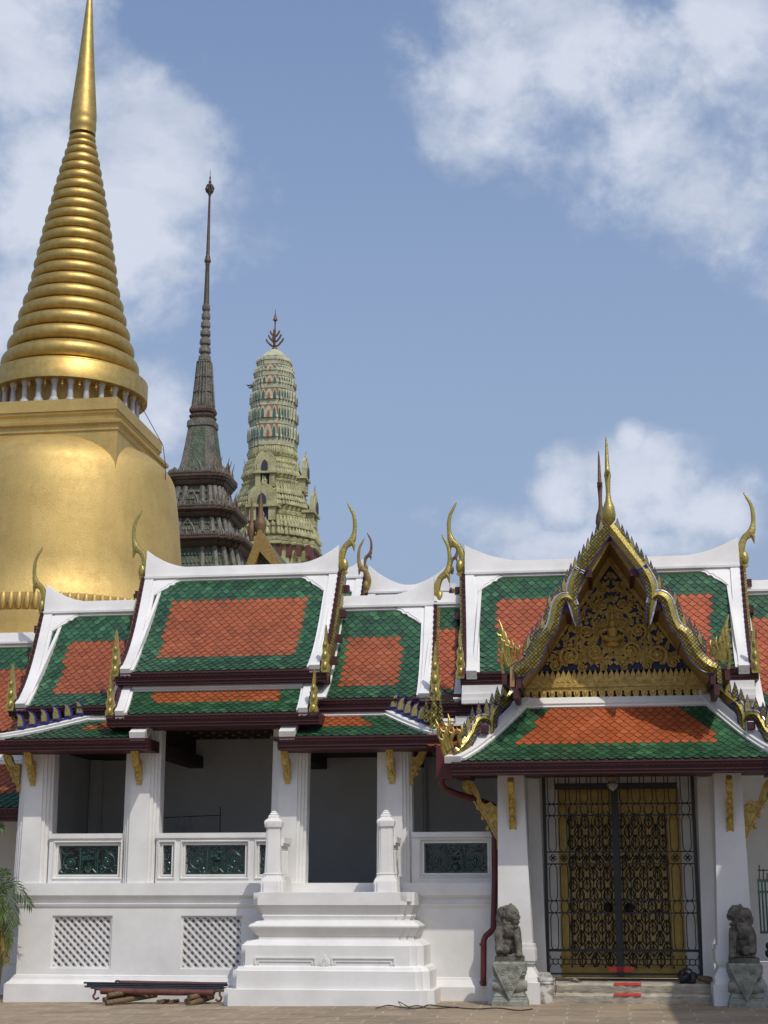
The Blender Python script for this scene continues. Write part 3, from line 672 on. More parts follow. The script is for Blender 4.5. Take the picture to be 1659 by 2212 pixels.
# balustrades with cast grilles
def scroll_grille(b, a, c, z0, z1, d, r=.013):
    W, H = c - a, z1 - z0; mid = (a + c) / 2
    def tb(p, rr=r): b.tube([(x, d + .004 * math.sin(i), z) for i, (x, z) in enumerate(p)], rr, 6)
    b.box(a, c, d - .012, d + .012, z0, z0 + .025); b.box(a, c, d - .012, d + .012, z1 - .02, z1)
    if W < .3:
        for k in range(4): tb(spiral(mid, z0 + H * (.15 + .23 * k), W * .38, k * 2.2, 1.1, 1 if k % 2 else -1, 16))
        for k in range(9): b.ell((mid + random.uniform(-.4, .4) * W, d + .012, z0 + H * random.random()), (.022, .014, .028), 6, 4)
        return
    for sg in (-1, 1):
        X = lambda x: mid + sg * x
        cx = W * .31
        tb([(X(cx + (p[0] - 0)), p[1]) for p in spiral(0, z0 + H * .42, H * .32, 1.9, 1.25, -1, 26, .25)], r * 1.2)
        for k in range(8): q = k * .785; b.ell((X(cx + .055 * math.cos(q)), d + .014, z0 + H * .42 + .055 * math.sin(q)), (.026, .018, .026), 6, 4)
        b.ell((X(cx), d + .025, z0 + H * .42), (.04, .025, .04), 8, 5)
        tb(smooth([(X(W * .48), z0 + H * .95), (X(W * .42), z0 + H * .72), (X(W * .30), z0 + H * .80), (X(W * .20), z0 + H * .9), (X(W * .16), z0 + H * .75)], 4))
        tb(spiral(X(W * .40), z0 + H * .82, H * .14, 0, 1.1, sg, 18)); tb(spiral(X(W * .22), z0 + H * .16, H * .15, 2, 1.2, -sg, 18)); tb(spiral(X(W * .43), z0 + H * .17, H * .15, 1, 1.2, sg, 18))
        tb([(X(W * .145), z0 + .02), (X(W * .145), z1 - .06), (X(W * .17), z1 - .02)], r * 1.4); tb([(X(W * .112), z0 + .10), (X(W * .112), z1 - .12), (X(W * .06), z1 - .12)], r)
        tb(spiral(X(W * .065), z1 - H * .16, H * .13, 4.5, 1.2, -sg, 18), r * 1.2)
        for k in range(16):
            x = random.uniform(.15, .49) * W; z = z0 + random.uniform(.04, .96) * H
            b.ell((X(x), d + .012, z), (random.uniform(.014, .032), .014, random.uniform(.014, .03)), 6, 4)
        tb([(X(W * .13), z0 + .03), (X(W * .06), z0 + .10), (X(.0), z0 + .05)], r)
    # urn with flowers in the middle
    b.lathe(mid, d + .01, [(.02, z0 + .02), (.07, z0 + .07), (.085, z0 + H * .27), (.03, z0 + H * .36), (.025, z0 + H * .42), (.07, z0 + H * .47), (.09, z0 + H * .5), (.02, z0 + H * .53)], 10)
    for k in range(12): b.ell((mid + random.uniform(-.1, .1), d + .02, z0 + H * random.uniform(.5, .78)), (.035, .022, .032), 7, 5)
zr_ = zof(300, 1800, -.06); zo0, zo1 = zof(300, 1889, -.1), zof(300, 1826, -.1)
def balustrade(root, s0, s1, opens, z0=1.905, zr_=zr_, zo0=zo0, zo1=zo1):
    b = MB(); F_, m = -.07, .085
    b.box(s0, s1, -.30, -.035, zr_ - .085, zr_); b.box(s0, s1, -.30, F_, z0, zo0 - m)
    b.box(s0, s1, -.30, F_, zo1 + m, zr_ - .085)
    xs = [s0] + [x for o in opens for x in (o[0] - m, o[1] + m)] + [s1]
    for i in range(0, len(xs), 2):
        if xs[i + 1] > xs[i]: b.box(xs[i], xs[i + 1], -.30, F_, zo0 - m, zo1 + m)
    for a, c in opens:
        prof = [(m, F_), (m * .85, F_ + .02), (m * .7, F_ + .02), (m * .55, F_ - .03), (m * .42, F_ - .045), (m * .30, F_ - .03), (0, F_ - .03), (0, F_ - .22)]
        n = len(prof); rings = []
        for cx, cz, sx, sz in ((a, zo0, -1, -1), (c, zo0, 1, -1), (c, zo1, 1, 1), (a, zo1, -1, 1)): rings.append([(cx + sx * o, dd, cz + sz * o) for o, dd in prof])
        b.add([p for r in rings for p in r], [(k * n + i, k * n + i + 1, ((k + 1) % 4) * n + i + 1, ((k + 1) % 4) * n + i) for k in range(4) for i in range(n - 1)])
    o = b.build('balustrade', 'white', root)
    for a, c in opens:
        g = MB(); scroll_grille(g, a + .004, c - .004, zo0 + .003, zo1 - .003, -.17); g.build('scroll_grille', 'green_iron', o)
    return o
so = lambda u: sof(u, 1857, -.1)
balustrade(pav, colx[0][1] + .14, colx[1][0] - .14, [(so(125), so(254.6))])
balustrade(pav, colx[1][1] + .14, colx[2][0] - .14, [(so(351), so(370.5)), (so(399.8), so(529.4)), (so(560), so(580))])
balustrade(pav, colx[3][1] + .14, 1.99, [(so(916), so(1053))], zr_=zof(980, 1797, -.06), zo0=zof(980, 1886, -.1), zo1=zof(980, 1821, -.1))
b = MB(); b.box(colx[2][1] + .15, colx[3][0] - .15, -.35, .03, 1.77, zof(740, 1910, .0) + .0); b.build('threshold', 'white', pav)
# gilded brackets under the eaves
BR1 = [(1, 0), (.94, .045), (.79, .145), (.75, .3), (.67, .43), (.46, .59), (.27, .77), (.17, .92), (.09, 1), (0, 1), (0, .37), (.15, .29), (.27, .32), (.40, .23), (.46, .1), (.62, 0)]
BR2 = [(.94, .04), (1, .095), (.94, .17), (.83, .235), (.77, .285), (.74, .255), (.72, .17), (.63, .32), (.52, .465), (.39, .593), (.30, .70), (.20, .805), (.09, .93), (.04, 1), (0, 1), (0, .45), (.13, .42), (.22, .36), (.30, .385), (.44, .40), (.50, .275), (.59, .127), (.70, .03), (.82, 0)]
def bracket(root, s, d, ztop, W, H, way, shape=BR1, th=.10, name='eave_bracket'):
    b = MB(); X = Vector({'L': (-1, 0), 'R': (1, 0), 'F': (0, 1)}[way]); Y = Vector((X.y, -X.x)) if way != 'F' else Vector((1, 0))
    def pt(x, y, w): return (s + X.x * x * W + Y.x * w, d + X.y * x * W + Y.y * w, ztop - y * H)
    n = len(shape)
    v = [pt(x, y, -th / 2) for x, y in shape] + [pt(x, y, th / 2) for x, y in shape]
    b.add(v, [tuple(range(n)), tuple(range(2 * n - 1, n - 1, -1))] + [(i, (i + 1) % n, n + (i + 1) % n, n + i) for i in range(n)])
    for w in (-th / 2 - .005, th / 2 + .005):
        for (cx, cy, r, a0, dr) in ((.22, .48, .16, 0, 1), (.45, .42, .12, 2, -1), (.14, .72, .09, 1, 1), (.75, .12, .09, 0, -1)):
            b.tube([pt(x / W, y / H, w) for x, y in spiral(cx * W, cy * H, r * W, a0, 1.3, dr, 18)], .013, 6)
        b.tube([pt(x, y, w) for x, y in ((.9, .03), (.66, .36), (.36, .62), (.06, .97))], .015, 6)
    for k in range(5):
        y = .1 + .17 * k; x = .85 - .75 * y
        b.ell(pt(x + .05, y, 0), (.035, .035, .05), 8, 6)
    b.box(*sorted((pt(0, 0, 0)[0] - .045, pt(0, 0, 0)[0] + .045)), *sorted((pt(0, 0, 0)[1] - .03, pt(0, 0, 0)[1] + .03)), ztop - H * 1.12, ztop - H * .9)
    return b.build(name, 'gold', root)
zbk = zof(150, 1622, .3)
bracket(pav, colx[0][2] - .16, -.15, zbk, .36, .60, 'L')
for c, z in ((colx[0], zbk), (colx[1], zbk), (colx[2], zof(620, 1617, .3)), (colx[3], zof(850, 1616, .3))):
    bracket(pav, (c[2] + c[3]) / 2 - .02, -.02, z, .42, .52, 'F', th=.09)
bracket(pav, colx[3][3] + .14, -.15, zof(890, 1612, .0), .33, .58, 'R')

# ------------------------------------------------------------------ stair block in front of the pavilion
st = thing('staircase', 'white moulded stair block with two finial posts rising to the pavilion opening', 'staircase', (-.8, .6, 0))
def redent(sl, sr, df, c=.10):        # plan outline with stepped front corners
    k = c
    return [(sl, -.1), (sl, df - 2 * k), (sl + k * .55, df - 2 * k), (sl + k * .55, df - k), (sl + k * 1.1, df - k), (sl + k * 1.1, df), (sr - k * 2.2, df), (sr - k * 2.2, df - k * .6), (sr - k * 1.1, df - k * .6), (sr - k * 1.1, df - k * 1.3), (sr, df - k * 1.6), (sr, -.1)]
lev = [ # v on the front face, left u, right u, front d
 (1928, 545, 904, 1.02), (1955, 545, 904, 1.02), (1956, 548, 902, 1.00), (1975, 556, 897, .93), (1977, 556, 897, .93), (1979, 555, 898, .94), (1986, 559, 894, .92), (1988, 559, 895, .92), (1990, 548, 902, 1.0), (2000, 534, 914, 1.07), (2003, 534, 914, 1.07), (2016, 541, 908, 1.02), (2020, 543, 906, 1.0), (2022, 548, 903, .98), (2029, 548, 903, .98), (2031, 534, 910, 1.03), (2043, 519, 924, 1.12), (2045, 519, 924, 1.12),
 (2086, 518, 925, 1.12), (2089, 513, 930, 1.15), (2090, 511, 932, 1.16), (2096, 508, 935, 1.18), (2098, 500, 936, 1.20), (2137, 499, 938, 1.20), (2139, 481, 946, 1.28), (2176, 480, 948, 1.28)]
b = MB(); rings = []
for v, ul, ur, df in lev:
    z = zof(700, v, df); rings.append([(s, d, z) for s, d in redent(sof(ul, v, df - .1), sof(ur, v, df - .75), df)])
rings[-1] = [(s, d, -.12) for s, d, z in rings[-1]]
b.loft(rings); b.build('stair_base', 'white', st, angle=25)
b = MB()
for (u0, u1) in ((550, 682), (716, 853)):
    df = 1.12; s0, s1 = sof(u0, 2075, df), sof(u1, 2075, df); z0, z1 = zof(700, 2084, df), zof(700, 2068, df)
    for k, o in enumerate((0, .05)):
        b.box(s0 + o, s1 - o, df, df + .022 - .006 * k, z1 - o - .02, z1 - o); b.box(s0 + o, s0 + o + .022, df, df + .022 - .006 * k, z0, z1 - o - .02); b.box(s1 - o - .022, s1 - o, df, df + .022 - .006 * k, z0, z1 - o - .02)
b.build('panel_moulding', 'white', st)
for u, w, dd in ((700, 1, 1.12), (538, .9, 1.06), (857, .8, 1.08), (868, .7, 1.02), (880, .8, .99)):
    b = MB(); s = sof(u, 2085, dd); z = zof(700, 2087, dd)
    b.prism([(s + x * w, z + y) for x, y in leaf_outline(.20, .18, 0)], 'd', dd - .02, dd + .02)
    for k in range(3): b.tube([(x, dd + .022, zz) for x, zz in spiral(s + (-.05 + .05 * k) * w, z + .035 + .05 * (k == 1), .03, 0, 1.2, 1, 10)], .008, 5)
    b.build('leaf_ornament', 'white', st)
def newel(u0, u1):
    dl, s0, s1 = .80, sof(u0, 1910, .82), sof(u1, 1910, .82); cs, w = (s0 + s1) / 2, (s1 - s0) / 2; zb = zof(700, 1927, .8)
    Z = lambda v: zof(700, v, .8)
    oc = [(1, .62), (.86, .62), (.86, .86), (.62, .86), (.62, 1), (-.62, 1), (-.62, .86), (-.86, .86), (-.86, .62), (-1, .62), (-1, -.62), (-.86, -.62), (-.86, -.86), (-.62, -.86), (-.62, -1), (.62, -1), (.62, -.86), (.86, -.86), (.86, -.62), (1, -.62)]
    pr = [(1, zb), (1, Z(1905)), (.97, Z(1903)), (.80, Z(1895)), (.74, Z(1890)), (.78, Z(1889)), (.78, Z(1887)), (.70, Z(1886)), (.66, Z(1860)), (.62, Z(1830)), (.60, Z(1790)), (.60, Z(1788)), (.72, Z(1786)), (.76, Z(1778)), (.76, Z(1774)), (.60, Z(1769)), (.50, Z(1768)), (.44, Z(1765)), (.46, Z(1764)), (.40, Z(1760)), (.30, Z(1759)), (.34, Z(1758)), (.26, Z(1755)), (.22, Z(1754)), (.25, Z(1753)), (.10, Z(1750.5))]
    b = MB(); b.lathe(cs, dl - .05, [(r * w, z) for r, z in pr], poly=oc); p = b.build('newel_post', 'white', st, angle=25)
    b = MB(); r0, r1 = cs + w * .18, cs + w * .62
    b.box(r0, r1 + .05, .10, dl - .1, Z(1820), Z(1808)); b.box(r0 + .02, r1 + .03, .10, dl - .1, Z(1826), Z(1820)); b.box(r0, r1 + .05, .10, dl - .1, zb, Z(1893))
    for k in range(7):
        dd = .16 + k * .075
        b.lathe((r0 + r1) / 2 + .03, dd, [(.016, Z(1893)), (.03, Z(1885)), (.018, Z(1874)), (.02, Z(1850)), (.024, Z(1838)), (.012, Z(1836)), (.022, Z(1834)), (.008, Z(1826))], 8)
    b.box(r0 - .0, r1 - .06, .10, dl - .12, Z(1893), Z(1826))
    b.build('side_balustrade', 'white', st)
newel(563, 613); newel(808, 858)
b = MB(); b.box(sof(560, 1927, .9), sof(889, 1927, .9), -.05, .96, 1.60, zof(700, 1927, .96)); b.build('landing', 'white', st)

# ------------------------------------------------------------------ gate pavilion (right)
gt = thing('gate_pavilion', 'white temple gate with a gilded triangular pediment over a golden double door', 'gate', (4.0, 0, 0))
gP = sprof(-2.0, 1228, 1300, .15, 1452, 1300, .055)
gL, gR = LN(1.284, 1.467), LN(6.40, 6.27)
upper_roof(gt, gP, gL, gR, rect(4, 6, .34, .34), horn=1.45, seed=23, om='tile_orange_new', cap=.19, swl=1.2, swoop=.34)
for (u0, u1) in ((995, 1090), (1500, 1640)):
    fascia(gt, sof(u0, 1465, .15), sof(u1, 1465, .15), .15, zof(1050, 1453, .15), zof(1050, 1478, .15))
for (a, c) in ((sof(997, 1490, .3), sof(1120, 1490, .3)), (sof(1500, 1490, .3), sof(1632, 1490, .3))):
    b = MB(); b.box(a, c, -.3, .22, zof(1050, 1499, .25), zof(1050, 1480, .2)); b.box(a, c, -.3, .30, zof(1050, 1515, .3), zof(1050, 1499, .25) + .0); b.box(a, c, -.3, .335, zof(1050, 1517, .3) - .02, zof(1050, 1511, .3)); b.build('upper_moulding', 'white', gt)
AX = 4.0; GD, PD, PE = 1.32, .12, 1.45       # planes of the bargeboards and of the pediment
# gable: roof planes running back, pediment, frame
def mir(pts): return [(2 * AX - p[0],) + tuple(p[1:]) for p in pts]
q3 = lambda x, y, d: (sof(1042.4 + x * .37175, 905.2 + y * .37175, d), zof(1042.4 + x * .37175, 905.2 + y * .37175, d))
gl = [q3(x, y, GD - .05) for x, y in ((737, 640), (560, 900), (430, 1130), (330, 1330), (210, 1490))]
for sg in (0, 1):
    g2 = gl if sg == 0 else mir(gl); b = MB()
    v = [(p[0] + (.05 if sg == 0 else -.05), dd, p[1] - .03) for p in g2 for dd in (GD - .06, -2.6)]; v2 = [(p[0] + (.05 if sg == 0 else -.05), dd, p[1] - .11) for p in g2 for dd in (GD - .06, -2.6)]; n = len(v)
    b.add(v + v2, [f for k in range(4) for f in ((2 * k, 2 * k + 1, 2 * k + 3, 2 * k + 2), (n + 2 * k, n + 2 * k + 1, n + 2 * k + 3, n + 2 * k + 2), (2 * k, 2 * k + 2, n + 2 * k + 2, n + 2 * k), (2 * k + 1, 2 * k + 3, n + 2 * k + 3, n + 2 * k + 1))])
    b.build('gable_slope', 'gold_dull', gt)
tri = [q3(735, 760, PD), q3(235, 1500, PD)]; triR = (2 * AX - tri[1][0], tri[1][1])
ax0 = (AX, tri[0][1])
b = MB(); b.prism([ax0, tri[1], triR], 'd', PD - .15, PD); ped = b.build('pediment', 'bluefield', gt)
def inset(t):  # triangle shrunk towards its centroid
    c = (AX, tri[1][1] + (ax0[1] - tri[1][1]) * .36)
    return [(lin(p[0], c[0], t), lin(p[1], c[1], t)) for p in (ax0, tri[1], triR)]
b = MB()
for t0, t1, dd in ((0, .15, PD + .11), (.15, .185, PD + .07), (.185, .20, PD + .05)):
    o, i_ = inset(t0), inset(t1)
    for k in (0, 2):
        p, q = o[k], o[(k + 1) % 3]; p2, q2 = i_[k], i_[(k + 1) % 3]; b.prism([p, q, q2, p2], 'd', PD + .002, dd)
b.build('pediment_frame', 'gold', ped)
rp = random.Random(5); b = MB()
inn = inset(.205)
def inside(s, z, mg=.0):
    zz = (z - inn[1][1]) / (inn[0][1] - inn[1][1])
    return 0 < zz < 1 and abs(s - AX) < (inn[2][0] - AX) * (1 - zz) - mg
def pflame(x, z, w, h, ang, d0=None):
    d0 = PD + .01 if d0 is None else d0
    ca, sa = math.cos(ang), math.sin(ang)
    o = [(x + px * ca - pz * sa, z + px * sa + pz * ca) for px, pz in leaf_outline(w, h, .3)]
    b.prism(o, 'd', PD + .005, d0 + .035)
    b.tube([(x - .1 * w * sa, d0 + .03, z + .1 * h * ca), (x - h * .8 * sa, d0 + .045, z + h * .8 * ca)], [w * .2, w * .05], 5)
H_ = ax0[1] - tri[1][1]
scr = []
for (x, y, r) in ((505, 1380, 62), (655, 1350, 54), (605, 1240, 50), (560, 1150, 30), (690, 1080, 42), (640, 1080, 25), (690, 990, 26), (420, 1430, 38), (575, 1440, 30), (700, 1440, 26), (700, 1180, 30)):
    s, z = q3(x, y, PD + .05); scr.append((s, z, r * .37175 * .0076))
for s, z, r in scr:
    for sg in (-1, 1):
        c = AX + sg * (AX - s)
        b.tube([(x, PD + .05 + .02 * (i / 30), zz) for i, (x, zz) in enumerate(spiral(c, z, r, rp.uniform(0, 6), 1.7, sg, 30, .15))], [lin(r * .20, r * .13, i / 30) for i in range(31)], 6)
        b.ell((c, PD + .065, z), (r * .3, .04, r * .3), 8, 6)
        for k in range(6): q = k * 1.05; pflame(c + r * .28 * math.cos(q), z + r * .28 * math.sin(q), r * .35, r * .5, q - 1.57, PD + .025)
        for k in range(9):
            q = k * .7 + rp.uniform(-.2, .2); x, zz = c + r * 1.02 * math.cos(q), z + r * 1.02 * math.sin(q)
            if inside(x + .06 * math.cos(q), zz + .06 * math.sin(q)): pflame(x, zz, r * rp.uniform(.3, .5), r * rp.uniform(.5, .9), q - 1.57 + rp.uniform(-.7, .7))
for k in range(330):
    z = inn[1][1] + (inn[0][1] - inn[1][1]) * rp.random() ** 1.25 * .96; s = AX - rp.random() * (inn[2][0] - AX)
    if inside(s, z, .05) and all(math.hypot(s - a, z - c) > r * .85 for a, c, r in scr):
        w, h, an = rp.uniform(.05, .085), rp.uniform(.09, .17), rp.uniform(-1.0, 1.0)
        pflame(s, z, w, h, an); pflame(2 * AX - s, z, w, h, -an)
b.build('scrollwork', 'gold', ped)
# small seated guardian in the middle, as a stepped ornament with a tall crown
b = MB(); zc_ = q3(740, 1310, PD + .05)[1]
b.lathe(AX, PD + .05, [(.10, zc_ - .04), (.13, zc_), (.10, zc_ + .04), (.15, zc_ + .06), (.15, zc_ + .08), (.08, zc_ + .14), (.095, zc_ + .22), (.11, zc_ + .27), (.05, zc_ + .30), (.06, zc_ + .36), (.065, zc_ + .40), (.04, zc_ + .44), (.045, zc_ + .46), (.02, zc_ + .56), (.004, zc_ + .70)], 12)
for sg in (-1, 1):
    b.tube([(AX + sg * .10, PD + .07, zc_ + .27), (AX + sg * .21, PD + .1, zc_ + .20), (AX + sg * .17, PD + .15, zc_ + .11)], [.032, .026, .02], 8)
    b.tube([(AX, PD + .07, zc_ + .08), (AX + sg * .15, PD + .13, zc_ + .10), (AX + sg * .03, PD + .15, zc_ + .06)], [.05, .045, .03], 8)
    pflame(AX + sg * .26, zc_ + .12, .08, .22, -sg * .5); pflame(AX + sg * .20, zc_ + .30, .07, .20, -sg * .6)
b.build('relief_figure', 'gold', ped)
b = MB(); x0, x1 = tri[1][0] - .02, triR[0] + .02
Zp = lambda y: q3(770, y, PD + .1)[1]
b.box(x0, x1, 0, PD+.11, Zp(1540), Zp(1500)); b.box(x0 + .0, x1, 0, PD+.15, Zp(1556), Zp(1542)); b.box(x0 + .02, x1 - .02, 0, PD+.125, Zp(1575), Zp(1556)); b.box(x0 + .02, x1 - .02, 0, PD+.19, Zp(1582), Zp(1576))
n = 34
for k in range(n):
    s = lin(x0 + .08, x1 - .08, k / (n - 1))
    b.prism([(s + x, Zp(1502) + y) for x, y in leaf_outline(.085, .15, 0)], 'd', PD+.05, PD+.105)
    b.ell((s, PD+.11, Zp(1522)), (.035, .012, .018), 6, 4)
n = 22
for k in range(n):
    s = lin(x0 + .09, x1 - .09, k / (n - 1))
    b.prism([(s + x, Zp(1580) - y) for x, y in leaf_outline(.105, .20, 0)], 'd', PD+.13, PD+.20); b.ell((s, PD+.20, Zp(1592)), (.035, .025, .045), 6, 5)
b.build('base_moulding', 'gold', ped)
# naga bargeboards (left traced, right mirrored about the gable axis)
def qh(x, y, d): u, v = 877.8 + x * .19843, 1344.2 + y * .19843; return (sof(u, v, d), zof(u, v, d))
UP = [  # (points in the enlargement, half widths, material, pale edge?)
 ([(733, 628), (650, 752), (560, 888)], [34, 33, 31], 'mosaic', False),
 ([(566, 878), (540, 930), (522, 985), (524, 1050), (536, 1110), (544, 1160), (549, 1205)], [31, 34, 34, 29, 24, 16, 3], 'mosaic', True),
 ([(540, 1090), (515, 1052), (478, 1042), (442, 1070), (425, 1130), (412, 1190), (385, 1248)], [18, 24, 30, 34, 34, 33, 34], 'gold_bright', True),
 ([(390, 1236), (345, 1275), (318, 1335), (292, 1398), (245, 1448), (190, 1476)], [34, 44, 48, 46, 44, 30], 'mosaic', False)]
LO = [
 ([(1160, 775), (1080, 855), (1000, 925)], [58, 57, 54], 'mosaic', False),
 ([(1005, 915), (965, 985), (945, 1060), (945, 1140), (940, 1210), (928, 1275), (916, 1338)], [56, 56, 50, 44, 40, 28, 5], 'mosaic', True),
 ([(935, 1130), (900, 1070), (850, 1052), (800, 1070), (765, 1130), (735, 1200), (695, 1268)], [26, 36, 44, 50, 50, 50, 54], 'gold_bright', True),
 ([(700, 1255), (650, 1330), (590, 1390), (530, 1430)], [56, 72, 66, 40], 'mosaic', False)]
def naga_board(root, segs, q, dfun, sc, mirror, name, pxm):
    main = None
    for si, (pts, hw, mt, pale) in enumerate(segs):
        c = smooth(pts, 4); h = [a[0] for a in smooth([(x,) for x in hw], 4)]
        l, r = ribbon(c, h)
        P = lambda p, off: (lambda d: (lambda s, z: ((2 * AX - s) if mirror else s, d + off, z))(*q(p[0], p[1], d)))(dfun(p))
        b = MB(); n = len(c); e = .004 * si
        mats = ['gold_bright', 'mosaic'] if pale else (['gold_bright'] * 2 if mirror and si == 0 else ['mosaic'] * 2)
        rings = []
        for i in range(n): rings.append([P(l[i], -.05 + e), P(l[i], .03 + e), P(((l[i][0] + r[i][0]) / 2, (l[i][1] + r[i][1]) / 2), .10 + e), P(r[i], .03 + e), P(r[i], -.05 + e)])
        b.loft(rings)
        for k in range(len(b.f)): b.m[k] = 0 if (k < 5 * (n - 1) and k % 5 in (0, 1)) else 1  # light on the outer facets is put into the colour by brighter gold
        o = b.build(name if main is None else 'naga_body', mats, main or root)
        if main is None: main = o
        b = MB()                        # glass edging on both sides
        for side, mt2 in ((l, 0), (r, 1)):
            b.tube([P(p, .035 + e) for p in side], .008 if not (pale and side is l) else .016, 6, 1 if (pale and side is l) else 0)
        if si in (0, 1): b.tube([P(l[-1 if si == 0 else 0], .07 + e), P(r[-1 if si == 0 else 0], .07 + e)], .016, 6, 0)
        b.build('glass_edging', ['blue', 'bluewhite'], main)
    return main
def fins(main, line, q, dfun, n, W, Hh, mirror):
    ll = [0]
    for i in range(len(line) - 1): ll.append(ll[-1] + math.dist(line[i], line[i + 1]))
    proto = None
    for k in range(n):
        t = (k + .3) / n * ll[-1]; i = max(j for j in range(len(ll) - 1) if ll[j] <= t); f = (t - ll[i]) / (ll[i + 1] - ll[i])
        x, y = lin(line[i][0], line[i + 1][0], f), lin(line[i][1], line[i + 1][1], f); d = dfun((x, y)); s, z = q(x, y, d); s = 2 * AX - s if mirror else s; sg = -1 if mirror else 1
        b = MB(); o = [(s + sg * px * W, z - .03 + pz * Hh) for px, pz in [(-.45, -.1), (-.5, .3), (-.34, .62), (-.05, 1.0), (.12, .72), (.38, .40), (.5, .0), (.3, -.2)]]
        b.prism(o, 'd', d - .05, d + .025, 0)
        cx, cz = sum(p[0] for p in o) / len(o), sum(p[1] for p in o) / len(o)
        b.prism([(cx + (a - cx) * .76, cz + (c - cz) * .84) for a, c in o], 'd', d + .02, d + .045, 1)
        b.build('flame_fin', ['blue', 'mosaic' if k % 3 else 'gold_bright'], main)
d_up = lambda p: GD + .02
d_lo = lambda p: lin(.55, PE - .04, max(0, min(1, (1160 - p[0]) / 630)))
UPL = [(700, 640), (560, 845), (520, 905), (478, 985), (440, 1040), (395, 1075), (378, 1160), (350, 1215), (300, 1270), (262, 1330), (238, 1385)]
LOL = [(1090, 770), (980, 860), (930, 930), (880, 985), (810, 1010), (735, 1060), (690, 1140), (650, 1220), (600, 1290)]
for mirror in (False, True):
    m_ = naga_board(gt, UP, q3, d_up, 1, mirror, 'naga_bargeboard', 1); fins(m_, UPL, q3, d_up, 20, .105, .25, mirror)
    m_ = naga_board(gt, LO, qh, d_lo, 1, mirror, 'lower_naga_bargeboard', 1); fins(m_, LOL, qh, d_lo, 8, .115, .27, mirror)
    sg = -1 if mirror else 1; fx = lambda s: 2 * AX - s if mirror else s
    # naga heads: a fan of flame necks at each lower end
    for (q, d, heads) in ((q3, GD + .04, [(150, 1440, 105, 1170, 30), (160, 1430, 130, 1225, 26), (172, 1425, 148, 1270, 22), (182, 1420, 178, 1290, 18), (215, 1400, 212, 1310, 20), (120, 1480, 112, 1300, 16)]), (qh, PE, [(430, 1460, 395, 1190, 40), (450, 1400, 430, 1090, 50), (470, 1380, 470, 1000, 46), (500, 1360, 520, 1140, 40), (590, 1330, 610, 1115, 42), (400, 1330, 330, 1060, 34)])):
        b = MB()
        for (x0_, y0_, x1_, y1_, w) in heads:
            s0, z0 = q(x0_, y0_, d); s1, z1 = q(x1_, y1_, d); ws = abs(q(x0_ + w, y0_, d)[0] - s0); s0, s1 = fx(s0), fx(s1)
            path = smooth([(s0, d, z0), (lin(s0, s1, .35) - sg * ws * .5, d + .04, lin(z0, z1, .35)), (lin(s0, s1, .75) + sg * ws * .1, d + .08, lin(z0, z1, .72)), (s1 - sg * ws * .3, d + .06, z1)], 4)
            b.tube(path, [lin(ws * .55, ws * .62, min(1, i / 6)) if i < 7 else lin(ws * .6, .006, (i - 6) / (len(path) - 7)) for i in range(len(path))], 8)
            a = path[7]; b.tube([a, (a[0] - sg * ws * .9, a[1] + .03, a[2] + .02), (a[0] - sg * ws * 1.2, a[1] + .03, a[2] + .07)], [ws * .4, ws * .25, .004], 6)
        b.build('naga_head', 'gold_bright', m_ if q is qh else gt)
    # timber block, gold post and the pale hanging globe beside the heads
    for (q, d, bx) in ((q3, GD - .05, (160, 1418, 188, 1560)), (qh, PE - .1, (440, 1340, 505, 1470))):
        a = q(bx[0], bx[1], d); c = q(bx[2], bx[3], d); b = MB(); s0, s1 = sorted((fx(a[0]), fx(c[0]))); b.box(s0, s1, d - .35, d + .10, c[1], a[1]); b.build('timber_end', 'mosaic' if mirror else 'cream_wood', gt)
    if True:
        b = MB()
        for (x, y) in ((130, 1510), (212, 1530), (195, 1590), (740, 690), (615, 905), (490, 1110), (357, 1300)):
            s, z = q3(x, y, GD - .1)
            if x == 740 and mirror: continue
            s = fx(s); hb_ = .042 if x < 300 else .06; b.box(s - hb_, s + hb_, .1, GD + .05 if x < 300 else GD, z - .06 - (.05 if x < 300 else 0), z + .06)
        for (x, y) in ((855, 1165),):
            s, z = qh(x, y, 1.0); s = fx(s); b.box(s - .06, s + .06, .4, 1.08, z - .06, z + .05)
        b.build('purlin_end', 'maroon', gt)
    # gold bay-leaf drops along the gable soffit
    b = MB(); pl = [q3(x, y, PD + .5) for x, y in ((722, 735), (600, 930), (480, 1120), (370, 1290), (262, 1470))]
    for i in range(4):
        p, q_ = pl[i], pl[i + 1]; b.prism([(fx(p[0]), p[1]), (fx(q_[0]), q_[1]), (fx(q_[0] + .10), q_[1] - .03), (fx(p[0] + .06), p[1] - .07)], 'd', PD + .13, GD - .08)
    b.build('gable_soffit', 'gold_dull', gt)
def front_finial(d, zt, zb, wid, mat, ds=0):
    Hf = zt - zb; b = MB()
    pr = [(.10, 0), (.42, .06), (.48, .12), (.40, .20), (.22, .27), (.16, .34), (.17, .42), (.20, .50), (.25, .56), (.17, .60), (.15, .70), (.12, .82), (.08, .93), (.02, 1)]
    rings = []
    for r, t in pr:
        off = .10 * math.sin(t * 5) * Hf * .25
        rings.append([(AX + ds + math.cos(k * math.pi / 6) * r * wid, d + off + math.sin(k * math.pi / 6) * r * wid * .9, zb + t * Hf) for k in range(12)])
    b.loft(rings); b.ell((AX + ds, d + .12, zb + .57 * Hf), (.05, .09, .05), 8, 6)
    b.build('roof_finial', mat, gt)
front_finial(GD, zof(1314, 941, GD), zof(1316, 1136, GD), .24, 'gold_bright'); front_finial(.35, zof(1300, 972, .35), zof(1300, 1150, .35), .20, 'chofa_brown', -.13)
